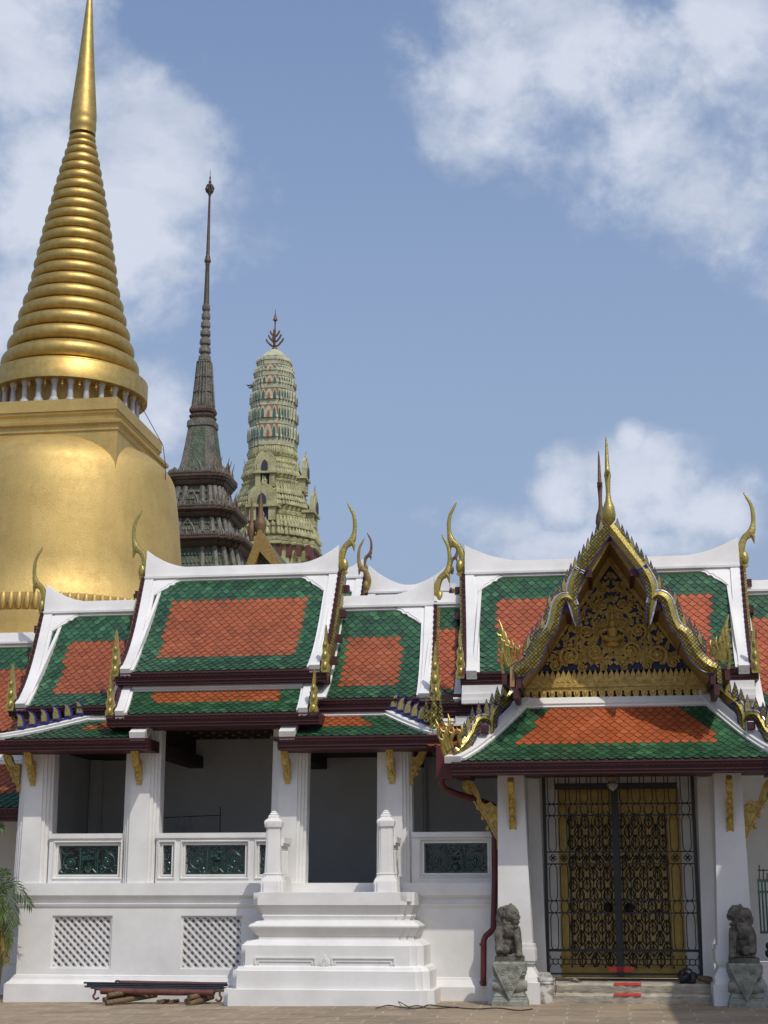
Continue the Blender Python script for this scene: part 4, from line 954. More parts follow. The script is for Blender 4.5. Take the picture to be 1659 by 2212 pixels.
# skirt roof of the porch
kP = sprof(.30, 1518, 1317, PE, 1641, 1317, .05)
kL, kR = LN(sof(1128, 1512, .3), sof(982, 1641, PE)), None
kR = LN(2 * AX - kL(0), 2 * AX - kL(1))
skirt_roof(gt, kP, kL, kR, lambda i, nr, s, l, r: i >= 6 and l + .60 < s < r - .60, seed=29, tw=.15, e=.088, om='tile_orange_new')
b = MB()
for mirror in (False, True):
    fx = lambda s: 2 * AX - s if mirror else s
    f = (lambda t: fx(kL(t) - .10 - .16 * max(0, t - .72) ** 1.5 * 2)); g = lambda t: fx(kL(t) + .12 - .0 * t)
    strip(b, kP, f, g, -.02, .10, -.06, kP.L + .02, 16); strip(b, kP, lambda t: fx(kL(t) + .12), lambda t: fx(kL(t) + .17), -.02, .06, 0, kP.L, 12)
b.box(kL(0) - .02, kR(0) + .02, .05, .285, zof(1317, 1522, .3) - .02, zof(1317, 1508, .3)); b.build('hip_band', 'white', gt)
# hipped side slopes of the porch roof
b = MB(); zt2, zb2 = kP.p[0][1], kP.p[-1][1]
for mirror in (False, True):
    fx = lambda s: 2 * AX - s if mirror else s
    b.add([(fx(kL(0)), .3, zt2), (fx(kL(1)), PE, zb2), (fx(kL(1)), -.2, zb2), (fx(kL(0)), -.2, zt2)], [(0, 1, 2, 3)])
b.build('side_slope', 'tile_orange', gt)
zf0, zf1 = zof(1300, 1643, PE), zof(1300, 1670, PE)
fascia(gt, sof(975, 1660, PE), 2 * AX - sof(975, 1660, PE), PE, zf0, zf1, depth=.3)
b = MB()
b.box(sof(975, 1660, PE), sof(975, 1660, PE) + .25, -.2, PE - .28, zf1 + .02, zf0 - .03); b.box(2 * AX - sof(975, 1660, PE) - .25, 2 * AX - sof(975, 1660, PE), -.2, PE - .28, zf1 + .02, zf0 - .03)
b.box(sof(975, 1660, PE) + .25, 2 * AX - sof(975, 1660, PE) - .25, -.2, PE - .28, zf1 + .06, zf1 + .09); b.build('soffit', 'maroon', gt)
# porch columns
def gate_column(mirror):
    fx = lambda s: 2 * AX - s if mirror else s
    b = MB()
    def hx(a0, a1, b0, b1, z0, z1, d0, d1, db): 
        p = [(fx(a0), db, z0), (fx(a1), db, z0), (fx(a1), d0, z0), (fx(a0), d0, z0), (fx(b0), db, z1), (fx(b1), db, z1), (fx(b1), d1, z1), (fx(b0), d1, z1)]
        b.hexa(p)
    zb0 = zof(1100, 2040, .65)
    hx(1.965, 2.52, 2.0, 2.43, zb0, zf1 + .08, .62, .56, .05)
    hx(2.44, 2.70, 2.44, 2.64, .3, zf1 + .08, -.66, -.68, -.78)
    for z0, z1, o in ((zb0 - .07, zb0, .03), (zb0 - .26, zb0 - .07, .045), (zb0 - .30, zb0 - .26, .03), (zb0 - .36, zb0 - .30, .0)):
        b.box(*sorted((fx(1.965 - o), fx(2.52 + o))), -.05, .62 + o, z0, z1)
    hx(1.93 - .08, 2.56 + .05, 1.965, 2.52, .42, zb0 - .36, .74, .62, -.05)
    hx(1.86 - .06, 2.60, 1.93 - .08, 2.56 + .03, .33, .42, .78, .74, -.05)
    b.box(*sorted((fx(1.80), fx(2.63))), -.05, .80, -.1, .33)
    return b.build('porch_column', 'white', gt)
gate_column(False); gate_column(True)
# wall with doorway
GRD = -.70                     # plane of the iron gate
gs = lambda u: sof(u, 1900, GRD)
D_ = GRD - .42; b = MB(); WB = D_ - .5
dz0 = .33; ds0, ds1 = sof(1209, 1900, GRD - .42), sof(1474, 1900, GRD - .42)
b.box(2.0, gs(1180), WB, GRD - .05, 0, 5.2); b.box(gs(1502), 6.1, WB, GRD - .05, 0, 5.2); b.box(gs(1180), gs(1502), WB, GRD - .30, zof(1330, 1704, GRD - .42), 5.2)
b.box(gs(1180), ds0 + .03, WB, GRD - .36, 0, zof(1330, 1704, GRD - .42)); b.box(ds1 - .03, gs(1502), WB, GRD - .36, 0, zof(1330, 1704, GRD - .42))
b.build('door_wall', 'white', gt)
dz0 = .33; D_ = GRD - .42; ds0, ds1 = sof(1209, 1900, D_), sof(1474, 1900, D_); dzt = zof(1330, 1703, D_); li0, li1 = sof(1228, 1900, D_), sof(1446, 1900, D_); lzt = zof(1330, 1737, D_); lzb = zof(1330, 2089, D_)
b = MB()
b.box(ds0, li0, D_ - .3, D_ + .09, dz0 + .002, dzt); b.box(li1, ds1, D_ - .3, D_ + .09, dz0 + .002, dzt); b.box(li0, li1, D_ - .3, D_ + .09, lzt, dzt); b.box(li0, li1, D_ - .3, D_ + .09, dz0 + .002, lzb)
for k in (.03, .07): b.box(ds0 + k, ds0 + k + .02, D_ + .092, D_ + .11, dz0 + .01, dzt - k); b.box(ds1 - k - .02, ds1 - k, D_ + .092, D_ + .11, dz0 + .01, dzt - k); b.box(ds0 + k + .02, ds1 - k - .02, D_ + .092, D_ + .11, dzt - k - .02, dzt - k)
b.build('door_frame', 'doorframe', gt)
mid = (li0 + li1) / 2
for a, c in ((li0, mid), (mid, li1)):
    b = MB(); b.box(a + .004, c - .004, D_ - .17, D_ - .07, lzb, lzt); lf = b.build('door_leaf', 'door', gt)
    b = MB(); n = 3; wv = (c - a - .16) / (n + .0)
    a0_ = a + .08; per = .36
    for k in range(n + 1):
        for sg in (-1, 1):
            pts = []; z = lzb + .12
            while z < lzt - .10:
                ph = (z - lzb) / per * math.pi * 2; x = a0_ + k * wv + sg * wv * .5 * (.5 - .5 * math.cos(ph)) ** .8 * .92
                if a + .02 < x < c - .02: pts.append((x, D_ - .062, z))
                else:
                    if len(pts) > 1: b.tube(pts, .007, 5)
                    pts = []
                z += .02
            if len(pts) > 1: b.tube(pts, .007, 5)
    nz_ = int((lzt - lzb - .2) / per)
    for k in range(n + 1):
        for j in range(nz_ * 2 + 2):
            z = lzb + .12 + j * per / 2; x = a0_ + (k + (.5 if j % 2 == 0 else 0)) * wv
            if x < a + .06 or x > c - .06 or z > lzt - .18: continue
            o = [(x, z - .13), (x + .055, z - .06), (x + .07, z), (x + .05, z + .06), (x, z + .13), (x - .05, z + .06), (x - .07, z), (x - .055, z - .06)]
            b.tube([(p, D_ - .055, q) for p, q in o + [o[0], o[1]]], .011, 5); b.tube([(x, D_ - .055, z - .12), (x, D_ - .055, z + .12)], .008, 5)
    for x in (a + .035, c - .035): b.box(x - .008, x + .008, D_ - .07, D_ - .055, lzb + .05, lzt - .05)
    b.build('lattice_ornament', 'door_dark', lf)
zk = zof(1330, 1961, D_)
for x in (sof(1314, 1961, D_ - .05), sof(1360, 1961, D_ - .05)):
    b = MB(); b.lathe(x, D_ - .05, [(.001, zk - .09), (.05, zk - .075), (.085, zk), (.05, zk + .075), (.001, zk + .09)], 14); b.build('door_boss', 'iron', gt)
# iron grille gate in front of the door
gr = thing('iron_gate', 'black iron grille gate of long ovals closed in front of the golden door', 'gate', ((gs(1178) + gs(1502)) / 2, GRD, dz0))
gd = GRD; gz = lambda v: zof(1330, v, gd); X0, X1 = gs(1180), gs(1505); Xm = gs(1334)
bot, topz = zof(1330, 2104, gd), zof(1330, 1650, gd)
hb = [gz(v) for v in (1736, 1761, 1840, 1866, 1946, 1972, 2053, 2103)]
b = MB()
b.box(X0 - .03, X0 + .025, gd - .03, gd + .03, bot - .02, topz); b.box(X1 - .025, X1 + .03, gd - .03, gd + .03, bot - .02, topz); b.box(X0 + .025, X1 - .025, gd - .028, gd + .028, bot - .015, bot + .015)
for i, z in enumerate(hb[:-1]): b.box(X0 + .025, X1 - .025, gd - .014, gd + .014, z - (.011 if i != 6 else .022), z + (.011 if i != 6 else .022))
b.build('frame', 'iron', gr)
b = MB(); b.box(Xm - .065, Xm + .055, gd - .02, gd + .05, bot - .05, gz(1700)); b.build('centre_post', 'iron', gr)
b = MB(); b.box(sof(1199, 1698, gd), sof(1462, 1698, gd), gd + .03, gd + .10, gz(1705), gz(1692)); b.build('top_bar', 'iron', gr)
b = MB(); cells = [(X0 + .03 + k * (Xm - .065 - X0 - .03) / 6, X0 + .03 + (k + 1) * (Xm - .065 - X0 - .03) / 6) for k in range(6)] + [(Xm + .055 + k * (X1 - .03 - Xm - .055) / 6, Xm + .055 + (k + 1) * (X1 - .03 - Xm - .055) / 6) for k in range(6)]
rr = .0085
def oval(a, c, z0, z1, pointed=True):
    m, w = (a + c) / 2, (c - a) * .34; h = z1 - z0; k = min(.10, h * .42); o = []
    for t in range(0, 7): o.append((m + w * math.sin(t / 6 * math.pi / 2), z0 + k * (1 - math.cos(t / 6 * math.pi / 2))))
    o += [(2 * m - x, z) for x, z in o[::-1]]
    lo = o; up = [(x, z1 - (z - z0)) for x, z in lo]
    ring = lo[:7] + up[:7][::-1] + [(2 * m - x, z) for x, z in up[:7]] + [(2 * m - x, z) for x, z in lo[:7][::-1]]
    b.tube([(x, gd, z) for x, z in ring], rr, 5)
for a, c in cells:
    oval(a, c, hb[0], topz + .3); oval(a, c, hb[1], hb[0]); oval(a, c, hb[2], hb[1]); oval(a, c, hb[4], hb[3]); oval(a, c, hb[5], hb[4]); oval(a, c, hb[6], hb[5])
    m, w = (a + c) / 2, (c - a) * .2; zc1 = (hb[2] + hb[3]) / 2
    for dx, dz in ((w, 0), (-w, 0), (0, w), (0, -w)): b.tube([(m + dx * .8 + w * .75 * math.cos(q * .7), gd, zc1 + dz * .8 + w * .75 * math.sin(q * .7)) for q in range(10)], rr, 5)
    zc2 = (hb[6] + hb[7]) / 2
    b.tube([(m + w * 1.3 * math.cos(q * .7), gd, zc2 + w * 1.3 * math.sin(q * .7)) for q in range(10)], rr, 5)
    for sx in (-1, 1):
        for sz in (-1, 1): b.tube([(m + sx * w * .9, gd, zc2 + sz * w * .9), (m + sx * w * 2.2, gd, zc2 + sz * w * 1.2), (m + sx * w * 2.4, gd, zc2 + sz * w * 2.6)], rr, 5)
b.build('oval_bars', 'iron', gr)
sg_ = MB(); sg_.box(sof(1315, 2093, gd), sof(1369, 2093, gd), gd + .035, gd + .05, zof(1330, 2099, gd), zof(1330, 2088, gd)); tag(sg_.build('red_plate', 'red', base=(sof(1342, 2093, gd), gd, .4)), 'red strip tied across the foot of the iron grille gate', 'strip')
# steps and tapes
stp = thing('stone_steps', 'two worn grey stone steps below the golden door', 'steps', (4.0, .2, 0))
zs1, zs2 = zof(1330, 2147, .42), zof(1330, 2124, .10)
for z0, z1, df in ((-.05, zs1, .42), (zs1, zs2, .10)):
    b = MB(); n = 40; a, c = 2.62, 5.40; rg = random.Random(3 + int(df * 10)); rings = []
    for k in range(n + 1):
        s = lin(a, c, k / n); j = rg.uniform(-.012, .012); j2 = rg.uniform(-.008, .006)
        rings.append([(s, -1.5, z0), (s, df + j, z0), (s, df + j + .02, lin(z0, z1, .5)), (s, df + j + .025, z1 - .035 + j2), (s, df + j - .01, z1 + j2), (s, -1.5, z1)])
    b.loft(rings); b.build('step', 'step', stp)
for (v, d, z, lab) in ((2125, .1, zs2, 'upper red tape strip, on the edge of the top stone step'), (2151, .42, zs1, 'lower red tape strip, on the edge of the bottom stone step')):
    b = MB(); a, c = sof(1327, v, d), sof(1385, v, d); rings = []
    for k in range(9):
        s = lin(a, c, k / 8); j = .006 * math.sin(k * 2.1); rings.append([(s, d - .06, z + .004), (s, d - .06, z + .009), (s, d + .035 + j, z + .012 + j), (s, d + .038 + j, z - .03 + j), (s, d + .030 + j, z - .03 + j), (s, d + .028, z + .004)])
    b.loft(rings); tag(b.build('tape_strip', 'red', base=((a + c) / 2, d, z)), lab, 'tape', 'red tapes on the steps')
# gilded brackets of the porch
GB = .40
bracket(gt, 2.0, .35, zf1 - .01, .62, 1.02, 'L', BR2, .13); bracket(gt, 2 * AX - 2.0, .35, zf1 - .01, .62, 1.02, 'R', BR2, .13)
bracket(gt, sof(1106, 1700, .58), .55, zf1 - .01, .42, .86, 'F', BR2, .085); bracket(gt, sof(1572, 1700, .58), .55, zf1 - .01, .42, .92, 'F', BR2, .085)
# lantern
lt = thing('hanging_lantern', 'small glass lantern hanging under the porch eave in front of the door', 'lantern', (sof(1323, 1690, .9), .9, zof(1323, 1708, .9)))
ls, lz = sof(1323, 1690, .9), lambda v: zof(1323, v, .9)
b = MB(); b.lathe(ls, .9, [(.06, lz(1676)), (.115, lz(1679)), (.10, lz(1684)), (.055, lz(1689)), (.02, lz(1670))], 8); b.tube([(ls, .9, lz(1672)), (ls, .9, zf1 + .08)], .012, 6); b.build('cap', 'chofa_brown', lt)
b = MB(); b.lathe(ls, .9, [(.055, lz(1689.5)), (.09, lz(1694)), (.075, lz(1702)), (.012, lz(1709))], 8); b.build('globe', 'glass', lt)

# ------------------------------------------------------------------ neighbouring roofs of the gallery
def wing(name, label, base): return thing(name, label, 'gallery', base)
lw = wing('gallery_wing', 'low gallery wing running off the left edge of the picture, its lower tiles in shade', (-8, -2, 0))
wP = sprof(-2.6, 1385, 30, -1.0, 1580, 15)
upper_roof(lw, wP, C0(-16.0), C0(-6.25), rect(0, 6, -9, -9), ends=(), horn=0, cap=.16, seed=41)
wsP = Prof((-1.1, zof(20, 1642, -1.1)), (-.25, zof(20, 1745, -.25)), .02)
skirt_roof(lw, wsP, C0(-16.0), C0(-6.3), lambda i, nr, s, l, r: i >= 5, seed=43)
fascia(lw, -16, -6.5, -.25, zof(20, 1746, -.25), zof(20, 1772, -.25))
b = MB(); b.box(-16, -6.85, -3.2, -2.3, -.2, 5.0); b.box(-16, -6.85, -2.3, -2.1, -.2, .95); b.box(-16, -6.85, -2.1, -1.95, -.2, .45); b.build('wing_wall', 'white', lw)
rw = wing('gallery_wing', 'low gallery wing running off the right edge of the picture behind the gate', (9, -2, 0))
rP = sprof(-2.0, 1272, 1640, .1, 1530, 1640)
upper_roof(rw, rP, C0(6.2), C0(15), rect(4, 6, -9, -9), ends=(), horn=0, cap=.15, seed=47, om='tile_orange_new')
b = MB(); strip(b, rP, C0(6.2), C0(6.50), -.03, .05, .05, rP.L + .02); b.build('verge', 'white', rw)
fascia(rw, 6.0, 15, .1, zof(1640, 1531, .1), zof(1640, 1556, .1))
r2 = Prof((0, zof(1640, 1565, 0)), (.75, zof(1640, 1615, .75)), .03); skirt_roof(rw, r2, C0(6.2), C0(15), lambda i, nr, s, l, r: i >= 5, seed=49, om='tile_orange_new'); fascia(rw, 6.2, 15, .75, zof(1640, 1616, .75), zof(1640, 1642, .75), depth=.7)
b = MB(); b.box(6.12, 15, -3.2, -3.0, 0, 5.2); b.box(6.12, 15, -3.0, -1.0, .4, .5); b.box(6.12, 15, -3.0, .5, 4.35, 4.4); b.box(6.12, 15, -1.0, .10, -.1, .62); b.box(6.12, 15, -1.0, .20, -.1, .30); b.box(6.12, 15, -1.0, .7, 4.05, 4.1); b.build('wing_wall', 'white', rw)
lk = wing('gallery_link', 'narrow strip of lower roof between the open pavilion and the gate', (1.1, -1, 0))
kkP = sprof(-1.95, 1300, 975, .05, 1516, 975)
upper_roof(lk, kkP, C0(.62), C0(1.6), rect(4, 6, -9, -9), ends=(), horn=0, cap=.15, seed=53, om='tile_orange_new')
b = MB(); strip(b, kkP, C0(1.22), C0(1.42), -.03, .06, .05, kkP.L); b.build('verge', 'white', lk)
fascia(lk, .75, 1.9, .1, zof(975, 1517, .1), zof(975, 1546, .1))
k2 = Prof((.0, zof(990, 1560, 0)), (.70, zof(990, 1612, .7)), .03); skirt_roof(lk, k2, C0(.85), C0(2.0), lambda i, nr, s, l, r: True, seed=55, om='tile_orange_new')
b = MB(); b.box(sof(984, 1555, .2), sof(1026, 1555, .2), -.1, .2, zof(1000, 1564, .2), zof(1000, 1547, .2)); b.box(sof(980, 1555, .2), sof(1030, 1555, .2), -.1, .23, zof(1000, 1568, .2), zof(1000, 1563, .2)); b.build('upper_moulding', 'white', lk)
b = MB(); b.box(.9, 2.0, -1.4, .6, 4.0, 4.06); b.box(.7, 2.2, -1.0, .05, 4.6, 5.1); b.build('soffit', 'dark_in', lk)
# downpipe with its hopper
dp = thing('downpipe', 'dark red rainwater hopper and pipe running down the wall left of the gate', 'downpipe', (1.6, .15, 0))
b = MB(); hd = .95; a, c = sof(942, 1640, hd), sof(977, 1640, hd); z0, z1 = zof(960, 1681, hd), zof(960, 1611, hd)
b.prism([(hd, z1), (hd, z0 + .02), (hd - .15, z0), (.3, z0 + .10), (.3, z1)], 's', a, c); b.box(a - .012, c + .012, hd - .2, hd + .012, z0 - .012, z0 + .02); b.box(c, c + .16, .1, hd - .1, z0 + .03, z0 + .12)
b.build('hopper', 'maroon_red', dp)
pp = [P3(955, 1680, .85), P3(954, 1692, .8), P3(960, 1703, .75), P3(985, 1714, .6), P3(1050, 1734, .25), P3(1066, 1741, .14), P3(1069, 1755, .12), P3(1069, 1900, .12), P3(1066, 2004, .14), P3(1061, 2012, .18), P3(1049, 2022, .22), P3(1045, 2032, .22), P3(1044, 2130, .25)]
b = MB(); b.tube(pp, .052, 10)
for v in (1800, 1985, 2040, 2122): b.lathe(sof(1068 if v < 2000 else 1044.5, v, .13), .13 if v < 2000 else .23, [(.06, zof(1068, v + 3, .13)), (.06, zof(1068, v - 3, .13))], 10)
b.build('pipe', 'maroon_red', dp)

# pavilion behind the left one
rb = thing('rear_pavilion', 'further tiled roof with brown horn finials seen between the pavilion and the gate', 'pavilion', (0, -8, 0))
z_ = -7.0
r1 = Prof((z_, zof(870, 1276, z_)), (z_ + 2.2, zof(870, 1276, z_) - 2.6), .03)
upper_roof(rb, r1, C0(sof(797, 1270, z_)), C0(sof(972, 1270, z_)), rect(5, 6, .4, .4), horn=0, cap=.10, seed=61, swoop=.50, swl=1.1, flame=0, purlins=False)
chofa(rb, sof(799, 1285, z_), z_ + .3, zof(799, 1285, z_), 1.25, -1, 'gold_dull'); chofa(rb, sof(974, 1240, z_), z_, zof(974, 1240, z_), .85, 1, 'chofa_brown')
z_ = -10.0
r2_ = Prof((z_, zof(770, 1245, z_)), (z_ + 2.3, zof(770, 1245, z_) - 2.8), .03)
upper_roof(rb, r2_, C0(sof(690, 1240, z_)), C0(sof(786, 1240, z_)), rect(5, 6, .4, .4), ends=('R',), horn=0, cap=.10, seed=63, swoop=.35, swl=.9, flame=0, purlins=True)
chofa(rb, sof(787, 1238, z_), z_, zof(787, 1238, z_), 1.02, 1, 'chofa_brown')
b = MB(); a, c = sof(700, 1280, -11), sof(985, 1280, -11); b.box(a, c, -11.6, -11, 7, zof(900, 1262, -11)); b.box(a, c, -10.98, -10.9, zof(900, 1290, -11), zof(900, 1272, -11)); b.build('parapet', 'white', rb)
b = MB(); a, c = sof(700, 1280, -11), sof(985, 1280, -11); b.box(a, c, -11.4, -6.8, -.2, 6.2); b.build('body_wall', 'white', rb)

# ------------------------------------------------------------------ gilded stupa
sd_ = -45.0
AXU = lambda v, k: 829.5 + k * (v + 12124)
KS = -.05246
def hwz(v, ur, k, dd):      # silhouette (row, right edge) -> radius, height at that distance
    u = AXU(v, k); s, z = S(u, v, dd); return (ur - u) * depth(s, dd, z) / FPX, z
s0_ = sof(AXU(1100, KS), 1100, sd_)
stu = thing('stupa', 'huge gilded bell-shaped stupa with a ringed spire rising behind the pavilion', 'stupa', (s0_, sd_, 0))
def sil(lst, k=KS, dd=sd_): return [hwz(v, u, k, dd) for v, u in lst]
bell = [(1330, 396), (1300, 394), (1296, 392), (1250, 391.5), (1224, 390.7), (1198, 389), (1150, 386), (1098, 382), (1050, 376.5), (1035, 370), (1021, 360), (1008, 347), (998, 333), (990, 318), (984, 300), (980, 275), (977, 240)]
pr = sil(bell); zlow = pr[0][1]; r0b = pr[0][0]
b = MB(); b.lathe(s0_, sd_, [(r0b * 1.02, zlow - .1)] + pr + [(2, pr[-1][1] + .1)], 128); b.build('bell', 'stupa', stu, angle=60)
b = MB(); b.lathe(s0_, sd_, [(r0b * 1.5, -.5), (r0b * 1.5, zlow - 3.2), (r0b * 1.25, zlow - 3.0), (r0b * 1.25, zlow - 2.2), (r0b * 1.12, zlow - 2.0), (r0b * 1.12, zlow - 1.0), (r0b * 1.06, zlow - .95), (r0b * 1.06, zlow - .9)], 96)
for k in range(110):
    q = 2 * math.pi * k / 110
    if math.sin(q) < -.2: continue
    b.ell((s0_ + math.cos(q) * r0b * 1.055, sd_ + math.sin(q) * r0b * 1.055, zlow - .45), (.15, .15, .42), 8, 6)
b.lathe(s0_, sd_, [(r0b * 1.03, zlow - .9), (r0b * 1.03, zlow - .05)], 96); b.build('bell_base', 'stupa', stu, angle=60)
# square block: half side from the near right corner
def corner_u(a, z): 
    p = ORG + ES * (s0_ + a) + ED * (sd_ + a) + Vector((0, 0, z)) - CAM; return 829.5 + FPX * p.dot(rt) / p.dot(fw), 1106 - FPX * p.dot(upv) / p.dot(fw)
def solve_block(u, v):
    a, z = 3.0, 25.0
    for _ in range(60):
        cu, cv = corner_u(a, z); a += (u - cu) * .012; z += (cv - v) * .015
    return a, z
A1, zt1 = solve_block(254, 857); _, zt2 = solve_block(254, 882); A2, zt3 = solve_block(258, 911); A3, zt4 = solve_block(260, 1000)
b = MB(); sq = [(1, 1), (-1, 1), (-1, -1), (1, -1)]
b.lathe(s0_, sd_, [(A2 * .97, pr[-1][1] - 2.5), (A2 * .97, lin(zt3, zt2, -.5)), (A2 * .985, lin(zt3, zt2, -.45)), (A2 * .985, lin(zt3, zt2, -.1)), (A2 * 1.02, zt3), (A2 * 1.025, lin(zt3, zt2, .2)), (A1 * .955, lin(zt3, zt2, .45)), (A1 * .965, lin(zt3, zt2, .75)), (A1 * .985, lin(zt3, zt2, .85)), (A1 * .985, zt2), (A1, zt2 + .01), (A1, zt1)], poly=sq); b.build('square_block', 'stupa', stu, angle=25)
ringR, ringZ = [], []
rim = sil([(867, 316.5), (829, 317)]); rr1 = rim[0][0]
b = MB(); b.lathe(s0_, sd_, [(rr1 * .74, zt1 - .05), (rr1 * .74, rim[0][1] + .05)], 96); b.build('drum', 'stupa', stu)
tops = [(303, 206.5), (317, 208.5), (334, 212), (353, 216), (373, 219.5), (395, 223), (416, 227), (438, 230), (461, 234), (483, 238), (506, 241.5), (530, 244.5), (555, 248), (580, 251.5), (606, 254), (633, 258.5), (662, 266), (692, 272.5), (724, 280), (758, 289), (797, 299)]
rz = sil(tops); prof_ = [(rr1, rim[0][1]), (rr1, rim[1][1] - .0), (rr1 * .985, rim[1][1] + .06)]
last = rz[-1]
prof_ += [(last[0] * 1.04, rim[1][1] + .13), (last[0] * 1.035, rim[1][1] + .22), (last[0] * 1.0, rim[1][1] + .24)]
for i in range(len(rz) - 1, -1, -1):
    r, z = rz[i]; up_ = rz[i - 1][1] if i else z + (z - rz[1][1]); hh = (up_ - z) * .5 if i else (rz[0][1] - rz[1][1]) * .5
    for t in range(9):
        q = -math.pi / 2 + math.pi * t / 8 * .98; prof_.append((r - hh * .62 + hh * .62 * math.cos(q) - (.02 if t in (0, 8) else 0) * r * .5, z + hh * .84 * math.sin(q)))
    prof_.append((r * .955 - hh * .45, z + hh * .90)); prof_.append((r * .95 - hh * .45, z + hh * .97))
b = MB(); b.lathe(s0_, sd_, prof_ + sil([(296, 206.5), (284, 206.8), (279, 205.8), (272, 206.3), (262, 206.5), (258, 208)])[0:0], 96); b.build('ringed_spire', 'stupa_ring', stu, angle=50)
tip = sil([(292, 206), (281, 206), (279, 207.4), (268, 207.6), (264, 206.6), (259, 208.2), (250, 208.6), (200, 206.6), (150, 204.2), (100, 202.6), (50, 201), (0, 199.4), (-60, 198.6), (-130, 197.6)])
b = MB(); b.lathe(s0_, sd_, tip, 64); b.build('spire_tip', 'stupa_ring', stu, angle=40)
M['colonnette'] = simple('grey_white_colonnette', (.48, .49, .50), (.30, .31, .33), rough=.6, nscale=2)
for k in range(28):
    q = 2 * math.pi * (k + .35) / 28
    if math.sin(q) < -.55: continue
    x, y = s0_ + math.cos(q) * rr1 * .87, sd_ + math.sin(q) * rr1 * .87; z0, z1 = zt1 - .02, rim[0][1] + .02; h = z1 - z0; b = MB()
    b.lathe(x, y, [(.24, z0), (.24, z0 + .12 * h), (.20, z0 + .22 * h), (.15, z0 + .25 * h), (.13, z0 + .75 * h), (.17, z0 + .86 * h), (.20, z0 + .92 * h), (.20, z1)], 12); b.build('colonnette', 'colonnette', stu)
    q += math.pi / 28; x, y = s0_ + math.cos(q) * rr1 * .93, sd_ + math.sin(q) * rr1 * .93; b = MB()
    b.lathe(x, y, [(.015, z1), (.02, z1 - .12), (.055, z1 - .17), (.07, z1 - .32), (.085, z1 - .35), (.01, z1 - .34)], 10); b.tube([(x, y, z1 - .34), (x, y, z1 - .48)], .015, 5); b.build('hanging_bell', 'gold', stu)
b = MB(); b.tube([P3(300, 868, sd_ + 3), P3(352, 962, sd_ + 1), P3(358, 1010, sd_ + 1), P3(352, 1180, sd_)], .018, 4); b.build('lightning_cable', 'iron', stu)

# ------------------------------------------------------------------ green pointed spire hall
RED = [(1, .42), (.90, .42), (.90, .58), (.80, .58), (.80, .70), (.70, .70), (.70, .80), (.58, .80), (.58, .90), (.42, .90), (.42, 1)]
RED = RED + [(-x, y) for x, y in RED[::-1]] + [(-x, -y) for x, y in RED] + [(x, -y) for x, y in RED[::-1]]
RED2 = [(1, .62), (.94, .62), (.94, .75), (.86, .75), (.86, .86), (.75, .86), (.75, .94), (.62, .94), (.62, 1)]
RED2 = RED2 + [(-x, y) for x, y in RED2[::-1]] + [(-x, -y) for x, y in RED2] + [(x, -y) for x, y in RED2[::-1]]
KM = -.03002; md = -72.0; SQF = 1 / 1.06; SQM = 1 / 1.12
ms0 = sof(AXU(1100, KM), 1100, md)
mon = thing('spired_hall', 'dark green hall tower with a long thin brown spire between stupa and prang tower', 'tower', (ms0, md, 0))
def tier(b, lst, k, dd, cs, f=SQF, m=0, poly=RED, jag=0):
    b.lathe(cs, dd, [(hw * depth(cs, dd, zof(AXU(v, k), v, dd)) / FPX * f, zof(AXU(v, k), v, dd)) for v, hw in lst], poly=poly, m=m)
def mz(v): return zof(AXU(v, KM), v, md)
def mr_(hw, v): return hw * depth(ms0, md, mz(v)) / FPX
M['mon_needle'] = simple('dark_gilded_needle', (.11, .085, .055), (.06, .045, .03), rough=.55, metal=.2)
b = MB(); tier(b, [(1036, 54), (1000, 43), (960, 36), (927, 31), (926, 34), (914, 33.5), (912, 30)], KM, md, ms0, SQM, 0, RED2); b.build('tapered_roof', 'mon_grey', mon, angle=20)
b = MB()
for fx_, fy in ((0, 1), (1, 0)):     # green scale panels on the visible faces
    for (v0, h0), (v1, h1) in (((1030, 54), (1000, 44)), ((1000, 44), (960, 36.5)), ((960, 36.5), (932, 32))):
        r0, r1 = mr_(h0, v0) * SQM + .05, mr_(h1, v1) * SQM + .05; z0, z1 = mz(v0), mz(v1); w0, w1 = r0 * .44, r1 * .44
        if fy: p = [(ms0 - w0, md + r0, z0), (ms0 + w0, md + r0, z0), (ms0 + w1, md + r1, z1), (ms0 - w1, md + r1, z1)]; ip = [(x, y - .3, z) for x, y, z in p]
        else: p = [(ms0 + r0, md + w0, z0), (ms0 + r0, md - w0, z0), (ms0 + r1, md - w1, z1), (ms0 + r1, md + w1, z1)]; ip = [(x - .3, y, z) for x, y, z in p]
        b.hexa(ip + p)
b.build('scale_panel', 'mon_green', mon)
b = MB(); tier(b, [(912, 30), (908, 27), (905, 29), (902, 30), (899, 26), (897, 25), (894, 29), (889, 30), (884, 28), (880, 26)], KM, md, ms0, SQM, 0, RED2); b.build('waist_moulding', 'mon_brown', mon, angle=20)
b = MB()
for v0, v1, h0, h1 in ((880, 851, 25, 22), (850, 818, 22, 19), (816, 785, 19, 16.2)):
    tier(b, [(v0, h0 - 1), (v1, h1 - 1), (v1, h1 + 1.2), (v1 - 2, h1 + 1), (v1 - 2, h1 - 1)], KM, md, ms0, SQM, 0, RED2)
    n = 20
    for k in range(n):
        q = 2 * math.pi * (k + .5) / n
        if math.sin(q) < -.3: continue
        ra, rb_ = mr_(h0 + .4, v0), mr_(h1 + .2, v1); w = mr_(1.9, v0)
        b.tube([(ms0 + math.cos(q) * ra * .96, md + math.sin(q) * ra * .96, mz(v0)), (ms0 + math.cos(q) * rb_ * .98, md + math.sin(q) * rb_ * .98, mz(v1))], [w, w * .75], 5)
b.build('ribbed_stage', ['mon_grey'], mon, angle=20)
b = MB()
